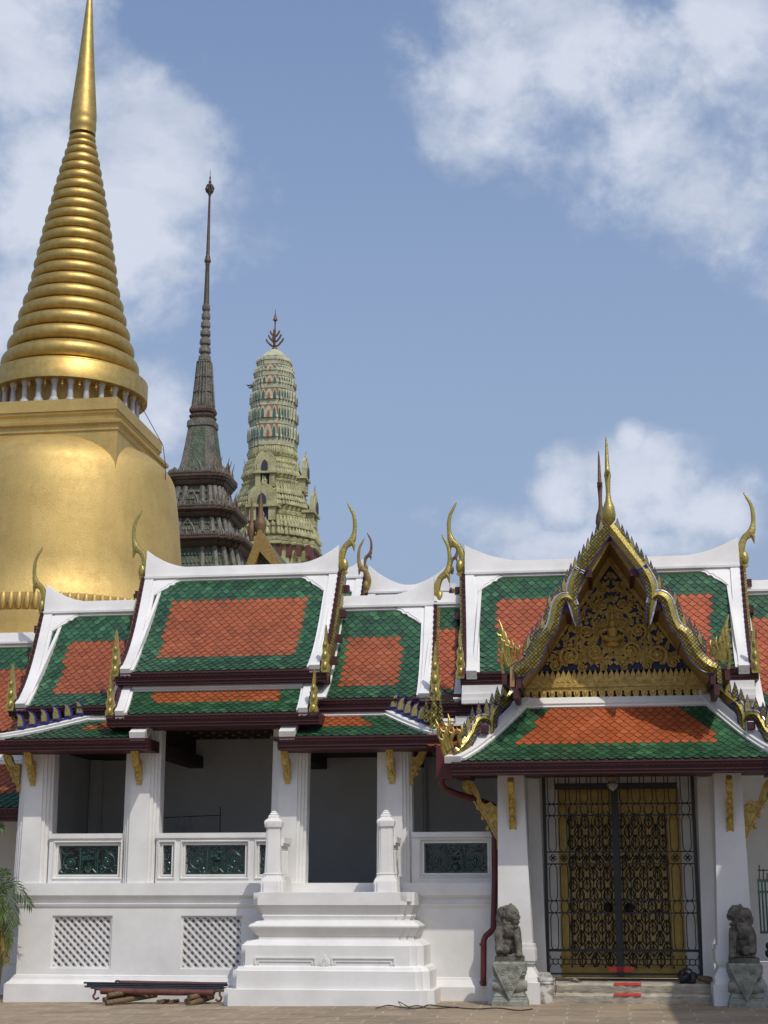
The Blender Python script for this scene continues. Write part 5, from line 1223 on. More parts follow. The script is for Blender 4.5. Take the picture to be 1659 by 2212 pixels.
for i in range(7):
    v = 776 - i * 18.4; h = 13 - i * .85
    b.lathe(ms0, md, [(mr_(h * .75, v), mz(v + 8)), (mr_(h * 1.02, v), mz(v + 5)), (mr_(h * 1.02, v), mz(v - 1)), (mr_(h * .9, v), mz(v - 6)), (mr_(h * .7, v), mz(v - 9)), (mr_(h * .72, v), mz(v - 10.4))], 24)
    for k in range(14): q = 2 * math.pi * k / 14; b.tube([(ms0 + math.cos(q) * mr_(h * 1.0, v), md + math.sin(q) * mr_(h * 1.0, v), mz(v + 4)), (ms0 + math.cos(q) * mr_(h * .9, v), md + math.sin(q) * mr_(h * .9, v), mz(v - 6))], mr_(1.2, v), 5)
b.build('lotus_stack', 'mon_grey', mon)
b = MB(); b.lathe(ms0, md, [(mr_(h, v), mz(v)) for v, h in ((658, 6.5), (653, 6), (600, 4.9), (574, 4.2), (572, 5), (569, 4.5), (566, 7), (562, 7.2), (558, 5.2), (555, 5.6), (552, 4), (548, 4.3), (545, 3.9), (480, 2.9), (424, 2.2), (420, 4), (416, 5), (412, 3), (405, 3), (400, 4.6), (396, 2), (393, 3.4), (389, 1.4), (384, 2.2), (381, .8), (366, .3))], 16)
for k in range(8):
    q = k * math.pi / 4; x, y = math.cos(q), math.sin(q)
    b.tube([(ms0 + x * mr_(a, v), md + y * mr_(a, v), mz(v)) for a, v in ((1.5, 418), (6.5, 415), (9, 408), (6, 401), (2, 398))], .06, 5)
b.build('needle', 'mon_needle', mon)
def spikes(b, hw, v, kk, dd, cs, n, h, w, f=SQF, m=0, poly=None):
    z = zof(AXU(v, kk), v, dd); r = hw * depth(cs, dd, z) / FPX * f
    P_ = poly or RED; L_ = len(P_)
    for i in range(L_):
        p, q = P_[i], P_[(i + 1) % L_]
        if p[1] + q[1] < -.6 and abs(p[0] + q[0]) < 1.7: continue
        m_ = max(1, int(math.dist(p, q) * n))
        for j in range(m_):
            t = (j + .5) / m_; x, y = lin(p[0], q[0], t), lin(p[1], q[1], t)
            b.loft([[(cs + x * r * 1.0 + w * math.cos(a), dd + y * r * 1.0 + w * math.sin(a), z) for a in (0, 1.57, 3.14, 4.71)], [(cs + x * r + w * 1.15 * math.cos(a), dd + y * r + w * 1.15 * math.sin(a), z + h * .35) for a in (0, 1.57, 3.14, 4.71)], [(cs + x * r + .01 * math.cos(a), dd + y * r + .01 * math.sin(a), z + h) for a in (0, 1.57, 3.14, 4.71)]], m)
tiers_m = [(1040, 1060, 79, 60, 70, 1112), (1116, 1133, 104, 80, 92, 1180), (1184, 1200, 134, 106, 122, 1260)]
for (va_, vb_, hc, b0, b1, vend) in tiers_m:
    b = MB(); tier(b, [(vb_ + 6, b0 - 4), (vb_, hc * .86), (vb_ - 5, hc * .90), (vb_ - 8, hc * .90), (vb_ - 9, hc * .95), (va_ + 7, hc * .97), (va_ + 5, hc), (va_ + 1, hc), (va_, hc * .97), (va_ - 3, hc * .92)], KM, md, ms0, SQM, 0, RED2)
    spikes(b, hc * .97, va_, KM, md, ms0, 26, .22, .08, SQM, 0, RED2); b.build('cornice', 'mon_brown', mon, angle=20)
    b = MB(); tier(b, [(vend + 6, b1 + 6), (vend - 10, b1), (lin(vb_, vend, .4), lin(b0, b1, .4)), (vb_ + 4, b0)], KM, md, ms0, SQM, 0, RED2); o_ = b.build('sloping_stage', 'mon_green', mon, angle=20)
    b = MB(); v0_, v1_ = vb_ + 5, vend - 10; r0_, r1_ = mr_(b0, v0_) * SQM, mr_(b1, v1_) * SQM
    for t_ in (-.62, -.34, .34, .62, .80):
        for fx_ in (0, 1):
            dd_ = 1.0 if abs(t_) < .63 else .93
            a = (t_ * r0_, r0_ * dd_) if fx_ == 0 else (r0_ * dd_, t_ * r0_); c = (t_ * r1_, r1_ * dd_) if fx_ == 0 else (r1_ * dd_, t_ * r1_)
            b.tube([(ms0 + a[0], md + a[1], mz(v0_)), (ms0 + c[0], md + c[1], mz(v1_))], .20, 6)
    for hw_, v_, n_, h_, w_ in ((hc * .90, va_ - 2, 4.2, .42, .09), (b1 + 2, vend - 8, 7, .3, .12), (lin(b0, b1, .3) + 1.5, lin(vb_ + 4, vend, .3), 13, .22, .10), (lin(b0, b1, .62) + 1.5, lin(vb_ + 4, vend, .62), 13, .2, .09)): spikes(b, hw_, v_, KM, md, ms0, n_, h_, w_, SQM, 0, RED2)
    rs = random.Random(int(va_))
    for fx_ in (0, 1):
        for j in range(7):
            t = -.36 + .12 * j; r = mr_(hc * .84, va_) * SQM
            p = (ms0 + t * r * 2, md + r) if fx_ == 0 else (ms0 + r, md + t * r * 2)
            hgt = 1.25 if j == 3 else rs.uniform(.4, .7); z = mz(va_ - 2)
            for sx in (-1, 1):
                a = [(p[0] + (sx * .7 if fx_ == 0 else 0) * (.8 if j == 3 else .3), p[1] + (0 if fx_ == 0 else sx * .7) * (.8 if j == 3 else .3), z), (p[0], p[1], z + hgt)]; b.tube([a[0], (lin(a[0][0], a[1][0], .35), lin(a[0][1], a[1][1], .35), z + hgt * .55), a[1]], [.12, .09, .02], 5)
    b.build('antefixes', 'mon_grey', mon)
    if hc < 110:
        r = mr_(hc * .95, va_) * SQM
        for (x, y) in ((.95, .42), (.95, .1), (.95, -.3), (.8, .7), (.62, .82), (.7, .7)):
            z = mz(va_ + 1); b = MB(); b.tube([(ms0 + x * r, md + y * r, z), (ms0 + x * r * 1.02, md + y * r, z + .45), (ms0 + x * r * 1.0, md + y * r, z + .75), (ms0 + x * r * 1.08, md + y * r, z + 1.35)], [.10, .08, .05, .015], 5); b.build('corner_horn', 'chofa_brown', mon)
b = MB(); r = mr_(124, 1250); b.lathe(ms0, md, [(r, -.5), (r, mz(1250))], poly=sq); b.build('hall_body', 'mon_grey', mon)

# ------------------------------------------------------------------ porcelain prang tower
KP = -.018327; pd_ = -88.0; ps0 = sof(AXU(1100, KP), 1100, pd_)
pra = thing('prang_tower', 'pale green porcelain corn-cob prang tower with orange niches and a trident finial', 'tower', (ps0, pd_, 0))
pz = lambda v: zof(AXU(v, KP), v, pd_)
pr_ = lambda hw, v: hw * depth(ps0, pd_, pz(v)) / FPX * SQF
bands = [(958, 974, 52.5), (916, 928, 50.5), (876, 888, 49), (840, 851, 46.5), (813, 823, 43), (788, 797, 37.5)]   # top row, bottom row, half width
b = MB(); core = [(1260, 48), (974, 48)]
for va_, vb_, hw in bands[::1]:
    core += [(vb_, hw - 1.6), (vb_ - .3, hw), (va_ + 2, hw + .6), (va_, hw + .8), (va_ - .3, hw - 1.6)]
core += [(782, 31), (776, 29), (770, 25.5), (764, 20), (759, 12), (757, 9)]
tier(b, core, KP, pd_, ps0)
b.build('banded_shaft', 'cream', pra, angle=20)
b = MB()
for va_, vb_, hw in bands: spikes(b, hw, va_, KP, pd_, ps0, 14, .30, .10)
b.build('band_petals', 'cream', pra)
cells_v = [(930, 957, 50.5), (890, 915, 48.7), (853, 875, 46.6), (825, 839, 43), (799, 812, 38), (777, 787, 31)]
def arch(b, c, t, n, w, h, thick, m, z0):
    o = [(-.5, 0), (-.5, .45), (-.42, .68), (-.25, .86), (0, 1), (.25, .86), (.42, .68), (.5, .45), (.5, 0)]
    f = [(c[0] + t[0] * x * w, c[1] + t[1] * x * w, z0 + y * h) for x, y in o]; k = len(f)
    v = f + [(x + n[0] * thick, y + n[1] * thick, z) for x, y, z in f]
    b.add(v, [tuple(range(k)), tuple(range(2 * k - 1, k - 1, -1))] + [(i, (i + 1) % k, k + (i + 1) % k, k + i) for i in range(k)], m)
nb = MB()
for va_, vb_, hw in cells_v:
    r = pr_(hw, (va_ + vb_) / 2); z0 = pz(vb_ + 1); h = (pz(va_) - z0) * .98; L_ = len(RED)
    for i in range(L_):
        p, q = RED[i], RED[(i + 1) % L_]
        if p[1] + q[1] < -.9: continue
        ln_ = math.dist(p, q); t = ((q[0] - p[0]) / ln_, (q[1] - p[1]) / ln_); n_ = (t[1], -t[0]);
        if n_[0] * (p[0] + q[0]) + n_[1] * (p[1] + q[1]) < 0: n_ = (-n_[0], -n_[1])
        if ln_ > .5:
            nb.loft([[(ps0 + (p[0] if True else 0) * r + n_[0] * .03, pd_ + p[1] * r + n_[1] * .03, z0), (ps0 + q[0] * r + n_[0] * .03, pd_ + q[1] * r + n_[1] * .03, z0), (ps0 + q[0] * r, pd_ + q[1] * r, z0), (ps0 + p[0] * r, pd_ + p[1] * r, z0)], [(ps0 + p[0] * r + n_[0] * .03, pd_ + p[1] * r + n_[1] * .03, z0 + h), (ps0 + q[0] * r + n_[0] * .03, pd_ + q[1] * r + n_[1] * .03, z0 + h), (ps0 + q[0] * r, pd_ + q[1] * r, z0 + h), (ps0 + p[0] * r, pd_ + p[1] * r, z0 + h)]], 2)
            ps = [(-.33, .26, 1), (0, .40, 2), (.33, .26, 1)]
        else: ps = [(0, .92, 1)]
        for off, wd, m in ps:
            c = (ps0 + ((p[0] + q[0]) / 2 + t[0] * off * ln_) * r + n_[0] * .04, pd_ + ((p[1] + q[1]) / 2 + t[1] * off * ln_) * r + n_[1] * .04); w = wd * ln_ * r
            arch(nb, c, t, n_, w, h, .16, 0, z0)
            arch(nb, (c[0] + n_[0] * .16, c[1] + n_[1] * .16), t, n_, w * (.66 if m == 2 else .62), h * .84, .03, 1 if m == 1 else 0, z0)
            if m == 2: arch(nb, (c[0] + n_[0] * .19, c[1] + n_[1] * .19), t, n_, w * .40, h * .60, .03, 2, z0)
nb.build('niches', ['cream', 'teal', 'niche_orange'], pra, angle=20)
# lower swelling with lotus rows, cornices, false doors
b = MB(); GUI = [(975, 49), (1000, 53), (1030, 60), (1060, 64), (1090, 71.5), (1120, 82), (1150, 92), (1180, 104), (1197, 110)]
def gui(v):
    for (v0, h0), (v1, h1) in zip(GUI, GUI[1:]):
        if v <= v1: return lin(h0, h1, (v - v0) / (v1 - v0))
    return GUI[-1][1]
low = [(1270, 112), (1222, 104), (1199, 104)]
v = 1197.0; k = 0
while v > 976:
    hb = gui(v); stp_ = 3.4 if k % 3 else 5.2; low += [(v, hb + (2.6, -1.5, .8)[k % 3]), (v - stp_ * .7, hb + (2.9, -1.9, 1.2)[k % 3])]; v -= stp_; k += 1
low += [(975, 47)]
tier(b, low, KP, pd_, ps0); b.build('moulded_base', 'prang_low', pra, angle=20)
b = MB()
for hw_, v_, n_, h_, w_ in ((50.5, 990, 11, .62, .20), (55, 1012, 12, .42, .17), (58, 1024, 12, .42, .17), (63, 1038, 10, .5, .17), (66, 1068, 10, .45, .15), (70, 1082, 11, .6, .2), (78, 1096, 10, .45, .16), (84, 1108, 10, .4, .16), (93, 1148, 8, .6, .18), (100, 1158, 9, .5, .18), (106, 1176, 9, .6, .2)): spikes(b, hw_, v_, KP, pd_, ps0, n_, h_, w_)
b.build('lotus_rows', 'prang_low', pra)
M['dark_niche'] = simple('dark_blue_niche', (.03, .03, .06), rough=.6)
for va_, vb_, hw, w_ in ((1042, 1070, 68, 1.0), (1118, 1146, 90, 1.35)):
    for fx_ in (0, 1):
        r = pr_(hw, va_) + .15; b = MB(); t, n_ = ((1, 0), (0, 1)) if fx_ == 0 else ((0, -1), (1, 0)); c = (ps0 + n_[0] * r, pd_ + n_[1] * r); z0, z1 = pz(vb_), pz(va_)
        def slab(x0, x1, za, zb2, y0, y1, m):
            p = [(c[0] + t[0] * x + n_[0] * y, c[1] + t[1] * x + n_[1] * y, z) for z in (za, zb2) for x, y in ((x0, y0), (x1, y0), (x1, y1), (x0, y1))]; b.hexa(p, m)
        slab(-w_ * .36, w_ * .36, z0, z1, -.6, .05, 1); slab(-w_ * .75, -w_ * .36, z0, z1, -.6, .25, 0); slab(w_ * .36, w_ * .75, z0, z1, -.6, .25, 0); slab(-w_ * .95, w_ * .95, z1, z1 + .22, -.6, .4, 0)
        for k, (ww, hh) in enumerate(((1.25, 1.75), (.95, 1.4), (.38, .85))):
            arch(b, (c[0] + n_[0] * (.10 * k), c[1] + n_[1] * .10 * k), t, n_, w_ * ww * 1.3, hh * 1.0, .25, 1 if k == 2 else 0, z1 + .22)
        b.tube([(c[0] + n_[0] * .2, c[1] + n_[1] * .2, z1 + 1.8), (c[0] + n_[0] * .2, c[1] + n_[1] * .2, z1 + 2.5)], [.12, .02], 6)
        b.lathe(c[0] + n_[0] * .15, c[1] + n_[1] * .15, [(.02, z0 + .1), (.2, z0 + .12), (.14, z0 + .35), (.2, z0 + .5), (.08, z0 + .62), (.1, z0 + .7), (.02, z0 + .92)], 8)
        b.build('false_door', ['prang_low', 'dark_niche'], pra)
for (x, y, v, hw) in ((1, .3, 1024, 60), (.95, -.3, 1024, 60), (-1, .3, 1024, 60), (1, .3, 1098, 77), (.95, -.2, 1098, 77), (-1, .4, 1100, 77), (1, .35, 1170, 102), (1, .0, 1170, 102), (.95, -.4, 1170, 101)):
    r = pr_(hw, v); z = pz(v); b = MB(); b.tube([(ps0 + x * r, pd_ + y * r, z - .5), (ps0 + x * r * 1.03, pd_ + y * r, z + .3), (ps0 + x * r * 1.0, pd_ + y * r, z + .6), (ps0 + x * r * 1.05, pd_ + y * r, z + 1.15)], [.16, .12, .07, .015], 6); b.build('corner_horn', 'prang_low', pra)
M['red_lattice'] = simple('red_lattice_wall', (.16, .045, .04), (.10, .03, .025), rough=.6, nscale=6)
b = MB(); r = pr_(103.2, 1210) + .1
for fx_ in (0, 1):
    for k in range(9):
        a0, a1 = -.9 + .2 * k + .03, -.9 + .2 * k + .13
        if fx_ == 0: b.box(ps0 + a0 * r, ps0 + a1 * r, pd_ + r - .3 - (abs(a0) > .4) * r * .1, pd_ + r + .05 - (abs(a0) > .4) * r * .1, pz(1222), pz(1199))
        else: b.box(ps0 + r - .3, ps0 + r + .05, pd_ + a0 * r, pd_ + a1 * r, pz(1222), pz(1199))
b.build('red_panel', 'red_lattice', pra)
b = MB(); r_ = lambda h, v: h * depth(ps0, pd_, pz(v)) / FPX
b.lathe(ps0, pd_, [(r_(h, v), pz(v)) for v, h in ((762, 9.5), (758, 9), (756, 7), (753, 6.5), (751, 4), (748, 2.4), (700, 1.5), (694, 2), (692, 5), (689, 4.5), (686, 3), (682, 2.4), (678, 1.2), (668, .4))], 12)
for lv, (va_, vb_, w_) in enumerate(((748, 731, 19), (738, 722, 14), (727, 714, 10))):
    for q in (0, math.pi, math.pi / 2 + .0):
        x, y = math.cos(q), math.sin(q); b.tube(smooth([(ps0 + x * r_(a, v), pd_ + y * r_(a, v), pz(v)) for a, v in ((1, va_), (w_ * .35, va_ - 1), (w_ * .7, lin(va_, vb_, .45)), (w_ * .9, lin(va_, vb_, .7)), (w_, vb_))], 3), [.085] * 11 + [.07, .03], 5)
b.build('trident_finial', 'chofa_brown', pra)
b = MB(); r = pr_(112, 1250); b.lathe(ps0, pd_, [(r, -.5), (r, pz(1240))], poly=sq); b.build('tower_body', 'cream', pra)
# small gilded gable between the two towers
gd2 = -55.0; sgt = thing('gilded_gable_roof', 'small steep gold-edged gable roof with a brown spike in front of the prang tower', 'roof', (sof(570, 1150, gd2), gd2, 0))
p_ = lambda u, v: S(u, v, gd2)
b = MB()
t_, l_, r__ = p_(562, 1140), p_(527, 1240), p_(622, 1240)
b.prism([t_, p_(553, 1168), l_, p_(546, 1240), (t_[0] + .05, t_[1] - 1.4)], 'd', gd2 - .25, gd2 + .25); b.prism([t_, (t_[0] + .05, t_[1] - 1.4), p_(604, 1240), r__], 'd', gd2 - .25, gd2 + .25); b.build('gilded_edge', 'gold_dull', sgt)
b = MB(); b.add([(t_[0], gd2 - .3, t_[1] - .4), (r__[0] + .2, gd2 - .3, r__[1] - .2), (r__[0] + .2, gd2 - 7, r__[1] - .2), (t_[0], gd2 - 7, t_[1] - .4), (l_[0], gd2 - .3, l_[1] - .2), (l_[0], gd2 - 7, l_[1] - .2)], [(0, 1, 2, 3), (0, 4, 5, 3)]); b.prism([t_, l_, r__], 'd', gd2 - .6, gd2 - .3); b.build('roof_slope', 'mon_green', sgt)
for u0, v0, v1, w in ((562, 1140, 1060, .33), (543, 1150, 1075, .22)):
    c, z = p_(u0, v0); _, z1 = p_(u0, v1); b = MB(); h = z1 - z; b.lathe(c, gd2, [(w * .4, z - .5), (w * 1.15, z + .05 * h), (w, z + .15 * h), (w * .45, z + .32 * h), (w * .4, z + .6 * h), (w * .15, z + .85 * h), (.01, z1)], 10); b.build('spike', 'chofa_brown', sgt)
b = MB(); b.box(l_[0] + .2, r__[0] - .2, gd2 - 7, gd2 - .6, -.5, l_[1]); b.build('gable_body', 'mon_grey', sgt)

# ------------------------------------------------------------------ guardian lions on pedestals
def lion(mirror, uc, vbase, d0, label, open_mouth):
    K = .2315 * depth(sof(uc, vbase, d0), d0, .9) / FPX            # metres per unit of the enlarged photograph
    sc, zb = sof(uc, vbase, d0), zof(uc, vbase, d0); sg = -1 if mirror else 1; b = MB()
    def P(x, y, d): return (sc + sg * x * K, d0 + d * K, zb + y * K)
    def e(x, y, d, rx, rz, rd, tilt=0): b.ell(P(x, y, d), (rx * K, rd * K, rz * K), 16, 10, rot=Matrix.Rotation(R(-tilt * sg), 3, 'Y'))
    def limb(pts, rad): b.tube([P(*p) for p in smooth(pts, 4)], [q[0] * K for q in smooth([(r,) for r in rad], 4)], 12)
    e(-25, 250, -10, 78, 130, 78, 12); e(-48, 320, -30, 62, 105, 66, 20); e(0, 250, 30, 82, 95, 62); e(-20, 120, -20, 92, 105, 80)
    e(-82, 75, 10, 50, 78, 66); e(50, 75, -10, 52, 78, 62)                                   # haunches
    limb([(-68, 250, 30), (-92, 190, 60), (-88, 120, 78), (-84, 75, 92)], [52, 42, 36, 34]); e(-80, 62, 112, 36, 26, 44)
    e(-32, 66, 100, 46, 46, 46)                                                              # ball under the paw
    limb([(66, 250, 30), (84, 190, 62), (92, 110, 78), (98, 30, 84)], [48, 38, 33, 32]); e(102, 18, 108, 36, 22, 42)
    for k in range(3): e(84 + k * 18, 14, 142, 9, 14, 12); e(-98 + k * 18, 58, 148, 9, 16, 12)
    e(-70, 14, 60, 44, 20, 70); e(60, 14, 40, 40, 20, 66); e(0, 8, 40, 110, 12, 70)
    e(-44, 385, -6, 62, 72, 66, 25); e(-70, 330, -20, 48, 80, 60, 15)
    hx, hy = (30, 372) if not mirror else (45, 385)
    e(hx - 2, hy + 12, 40, 74, 80, 74); e(hx + 42, hy - 16, 72, 44, 34, 52); e(hx + 34, hy + 34, 82, 46, 16, 30, -12)
    e(hx + 62, hy + 8, 104, 18, 16, 18); e(hx + 18, hy + 22, 104, 14, 12, 12); e(hx + 52, hy + 26, 100, 12, 11, 12)
    if open_mouth:
        e(hx + 52, hy - 2, 92, 36, 20, 40, 8); e(hx + 36, hy - 78, 82, 36, 16, 40, -12); e(hx + 6, hy - 52, 66, 30, 40, 46); e(hx + 34, hy - 112, 76, 22, 34, 22)
    else:
        e(hx + 50, hy - 28, 92, 36, 18, 38); e(hx + 44, hy - 62, 84, 38, 18, 38); e(hx + 40, hy - 92, 76, 28, 26, 26)
        for k in range(4): e(hx + 26 + k * 14, hy - 46, 116 - abs(k - 1.5) * 5, 8, 10, 9)
    e(hx - 42, hy + 44, 52, 16, 30, 20, -20); e(hx + 20, hy + 76, 30, 16, 20, 16)
    rnd = random.Random(4)
    for k in range(46):                                                                       # curls of the mane
        q = rnd.uniform(1.2, 5.2); rr = rnd.uniform(58, 92); x, y = hx - 14 + math.cos(q) * rr * .72, hy + 2 + math.sin(q) * rr * 1.05
        if mirror and k % 3: continue
        e(x, y, rnd.uniform(-20, 78), 18, 18, 18)
    for k in range(8): e(-32 + 26 * math.cos(k * .8), 66 + 26 * math.sin(k * .8), 136, 10, 10, 10)
    limb([(-60, 60, -70), (-95, 130, -80), (-88, 220, -74), (-70, 260, -70)], [22, 24, 26, 8])
    e(20, 300, 72, 26, 14, 18); e(36, 270, 84, 14, 18, 14)                                    # collar bell
    o = b.build('lion_statue', 'lion', None, base=(sc, d0, zb))
    m = o.modifiers.new('merge', 'REMESH'); m.mode = 'VOXEL'; m.voxel_size = .009; m.use_smooth_shade = True
    m2 = o.modifiers.new('soften', 'SMOOTH'); m2.iterations = 1; m2.factor = .5
    tx = bpy.data.textures.new('stone_wear', 'CLOUDS'); tx.noise_scale = .05; m3 = o.modifiers.new('wear', 'DISPLACE'); m3.texture = tx; m3.strength = .018; m3.mid_level = .5
    tag(o, label, 'statue', 'stone guardian lions')
    return K, sc, zb
def pedestal(uc, v0, v1, d0, label, K):
    sc = sof(uc, v0, d0); zt = zof(uc, v0, d0); h = zt; t = thing('stone_pedestal', label, 'pedestal', (sc, d0, 0), 'stone pedestals under the lions'); W = .275; Dp = .26
    b = MB()
    b.box(sc - W * .82, sc + W * .82, d0 - Dp * .85, d0 + Dp * .85, zt, zt + .075); b.build('plinth_slab', 'lion', t)
    b = MB(); o = [(W, 0)]
    pr = [(W * 1.03, -.06), (W * 1.03, h * .10), (W * .97, h * .14), (W * .97, h * .17), (W * .90, h * .19), (W * .93, h * .23), (W * .86, h * .25), (W * .80, h * .30), (W * .80, h * .62), (W * .86, h * .66), (W * .92, h * .70), (W * .90, h * .74), (W * .96, h * .78), (W * .96, h * .95), (W * .90, h * .985), (W * .90, h)]
    b.lathe(sc, d0, [(r, z) for r, z in pr], poly=[(1, .94), (-1, .94), (-1, -.94), (1, -.94)]); b.build('pedestal_block', 'ped', t, angle=20)
    b = MB(); rings = []
    for k in range(13):
        a = k / 12 * 2 - 1; r = h * .175 * (1 - .35 * abs(a) ** 3) ; rings.append([(sc + a * W * 1.0, d0 + Dp * .62 + math.cos(q) * r * .85, h * .45 + math.sin(q) * r) for q in [i * math.pi / 7 for i in range(14)]])
    b.loft(rings); b.build('barrel', 'ped', t)
    b = MB(); yt = d0 + Dp * .94 * 1.04 + .0
    b.prism([(sc - W * .92, h * .935), (sc + W * .92, h * .935), (sc + W * .80, h * .80), (sc + W * .05, h * .17), (sc, h * .145), (sc - W * .05, h * .17), (sc - W * .80, h * .80)], 'd', d0 + Dp * .8, d0 + Dp * 1.10)
    rnd = random.Random(int(uc))
    for k in range(16):
        z = lin(.3, .88, rnd.random()) * h; x = rnd.uniform(-.7, .7) * W * max(.05, (z / h - .2) * 1.2); b.tube([(p, d0 + Dp * 1.10, q) for p, q in spiral(sc + x, z, .035, rnd.uniform(0, 6), 1.2, rnd.choice((-1, 1)), 12)], .009, 5)
    b.build('draped_cloth', 'ped', t)
lionD = 1.02
lion(False, 1100, 2066.5, lionD, 'grey stone lion left of the gate steps, mouth shut, paw on a ball', False)
pedestal(1101.5, 2075.8, 2171, lionD, 'carved stone pedestal at the left of the steps, next to the white bucket', 0)
lion(True, 1604, 2069, .86, 'grey stone lion at the right of the gate steps with its mouth wide open', True)
pedestal(1607, 2079.5, 2173, .86, 'carved stone pedestal at the right edge of the picture, in the shade', 0)

# ------------------------------------------------------------------ small things on the ground
bu = thing('bucket', 'dirty white plastic bucket with folded rags on top beside the left lion pedestal', 'bucket', (sof(1177, 2160, .45), .45, 0))
bs_, bd_ = sof(1177, 2160, .45), .45; zt = zof(1177, 2112, .45)
b = MB(); b.lathe(bs_, bd_, [(.138, 0), (.142, .01), (.158, zt - .09), (.170, zt - .088), (.170, zt - .07), (.162, zt - .065), (.166, zt - .04), (.174, zt - .038), (.174, zt - .005), (.160, zt), (.155, zt - .02)], 28); b.build('pail', 'bucket', bu)
b = MB()
for k in range(4): b.box(bs_ - .155 + .012 * k, bs_ + .135 - .015 * k, bd_ - .12, bd_ + .12, zt + .001 + k * .021, zt + .018 + k * .021)
b.build('rags', 'bucket', bu)
b = MB(); b.tube(smooth([(bs_ + .172, bd_, zt - .03), (bs_ + .19, bd_ + .08, zt - .16), (bs_ + .17, bd_ + .14, zt - .27)], 5), .006, 5); b.build('handle', 'iron', bu)
b = MB(); s, z = S(1485, 2116, -.02); rnd = random.Random(8)
for k in range(9): b.ell((s + rnd.uniform(-.10, .10), .02 + rnd.uniform(-.04, .04), zs2 + .07 + rnd.uniform(0, .08)), (.075, .06, .065), 10, 7)
b.tube([(s - .09, .03, zs2 + .16), (s - .05, .03, zs2 + .23), (s + .05, .03, zs2 + .22), (s + .1, .03, zs2 + .14)], .02, 6)
b.box(s - .13, s + .13, -.03, .07, zs2 + .001, zs2 + .10)
o = b.build('bag', 'black', None, base=(s, .02, zs2)); m = o.modifiers.new('merge', 'REMESH'); m.mode = 'VOXEL'; m.voxel_size = .014; m.use_smooth_shade = True; tag(o, 'lumpy black bag sitting at the right foot of the iron gate', 'bag')
b = MB(); s0, s1 = sof(1503, 2115, .03), sof(1556, 2125, .03)
for k in range(4): b.tube([(s0 + .03 * k, .0 + .03 * k, zs2 + .10 - .012 * k), (lin(s0, s1, .5), .03 + .02 * k, zs2 + .075 - .01 * k), (s1 - .02 * k, .05 + .02 * k, zs2 + .035)], [.03, .05, .028], 7)
tag(b.build('driftwood_board', 'log', None, base=((s0 + s1) / 2, .03, zs2)), 'short dark brown wooden plank leaning at the right end of the top step', 'plank')
b = MB(); s = sof(1240, 2110, .02); b.prism([(s - .09, zs2 + .004), (s + .08, zs2 + .004), (s + .06, zs2 + .05), (s + .0, zs2 + .07), (s - .05, zs2 + .04)], 'd', -.06, .06); tag(b.build('rag', 'cloth', None, base=(s, 0, zs2)), 'small pale rag on the top step at the left of the door', 'rag')
b = MB(); b.tube([(sof(1200, 2106, .04), .05, zs2 + .09), (sof(1256, 2114, .04), .09, zs2 + .02)], .014, 6); tag(b.build('stick', 'log', None, base=(s, .05, zs2)), 'thin brown stick lying on the top step beside the pale rag', 'stick')
# stack of poles and logs by the terrace wall
def gp(u, v, z):   # point at height z seen at u, v
    r = ray(u, v); t = (z - CZ) / r.z; p = CAM + r * t - ORG; return (p.dot(ES), p.dot(ED), z)
LB = .55
def logp(u0, v0, d0, u1, v1, d1, r, label, i):
    a, c = P3(u0, v0, d0), P3(u1, v1, d1); b = MB(); b.tube([a, tuple(lin(x, y, .5) for x, y in zip(a, c)), c], [r, r * 1.04, r], 10); o = b.build('log', 'log', None, base=a); tag(o, label, 'log', 'logs under the pole stack')
logp(229, 2167, 1.10, 338, 2149, .45, .045, 'front log of the left bundle under the poles, its sawn end nearest the viewer', 0)
logp(224, 2160, .95, 305, 2143, .35, .045, 'rear lower log of the left bundle under the poles', 1)
logp(233, 2151, .98, 322, 2136, .42, .045, 'topmost log of the left bundle under the poles', 2)
logp(407, 2170, 1.10, 459, 2153, .45, .045, 'front log of the right bundle under the poles, pointing at the stair block', 3)
logp(402, 2163, .92, 450, 2147, .38, .045, 'rear lower log of the right bundle, touching the wall side', 4)
logp(408, 2156, .98, 461, 2144, .45, .045, 'topmost log of the right bundle, close to the stair block', 5)
def pole(u0, v0, u1, v1, d, r, mt, name, label, grp, hooks=0, cat='pole'):
    a, c = P3(u0, v0, d), P3(u1, v1, d); b = MB()
    b.tube([tuple(lin(x, y, k / 8) for x, y in zip(a, c)) for k in range(9)], [r * (.96 + .05 * math.sin(k * 1.7)) for k in range(9)], 10)
    if hooks:
        for p, dn in ((a, -1), (c, 1)):
            if hooks == 1 and dn == 1: continue
            b.tube(smooth([(p[0], p[1], p[2] + r * .3), (p[0] + dn * .09, p[1], p[2] + r * .6), (p[0] + dn * .10, p[1], p[2] - .03), (p[0] + dn * .13, p[1], p[2] - .08), (p[0] + dn * .09, p[1], p[2] - .13), (p[0] + dn * .03, p[1], p[2] - .10)], 4), .018, 7)
    tag(b.build(name, mt, None, base=a), label, cat, grp)
pole(218, 2141, 462, 2145, .78, .055, 'rust', 'hooked_canvas_roll', 'front rust red roll with pale hooks at both ends, lowest on the stack', 'rust red rolls', 2, 'roll')
pole(262, 2122, 490, 2126, .40, .035, 'rust', 'hooked_canvas_roll', 'rear rust red roll, highest on the stack against the wall', 'rust red rolls', 1, 'roll')
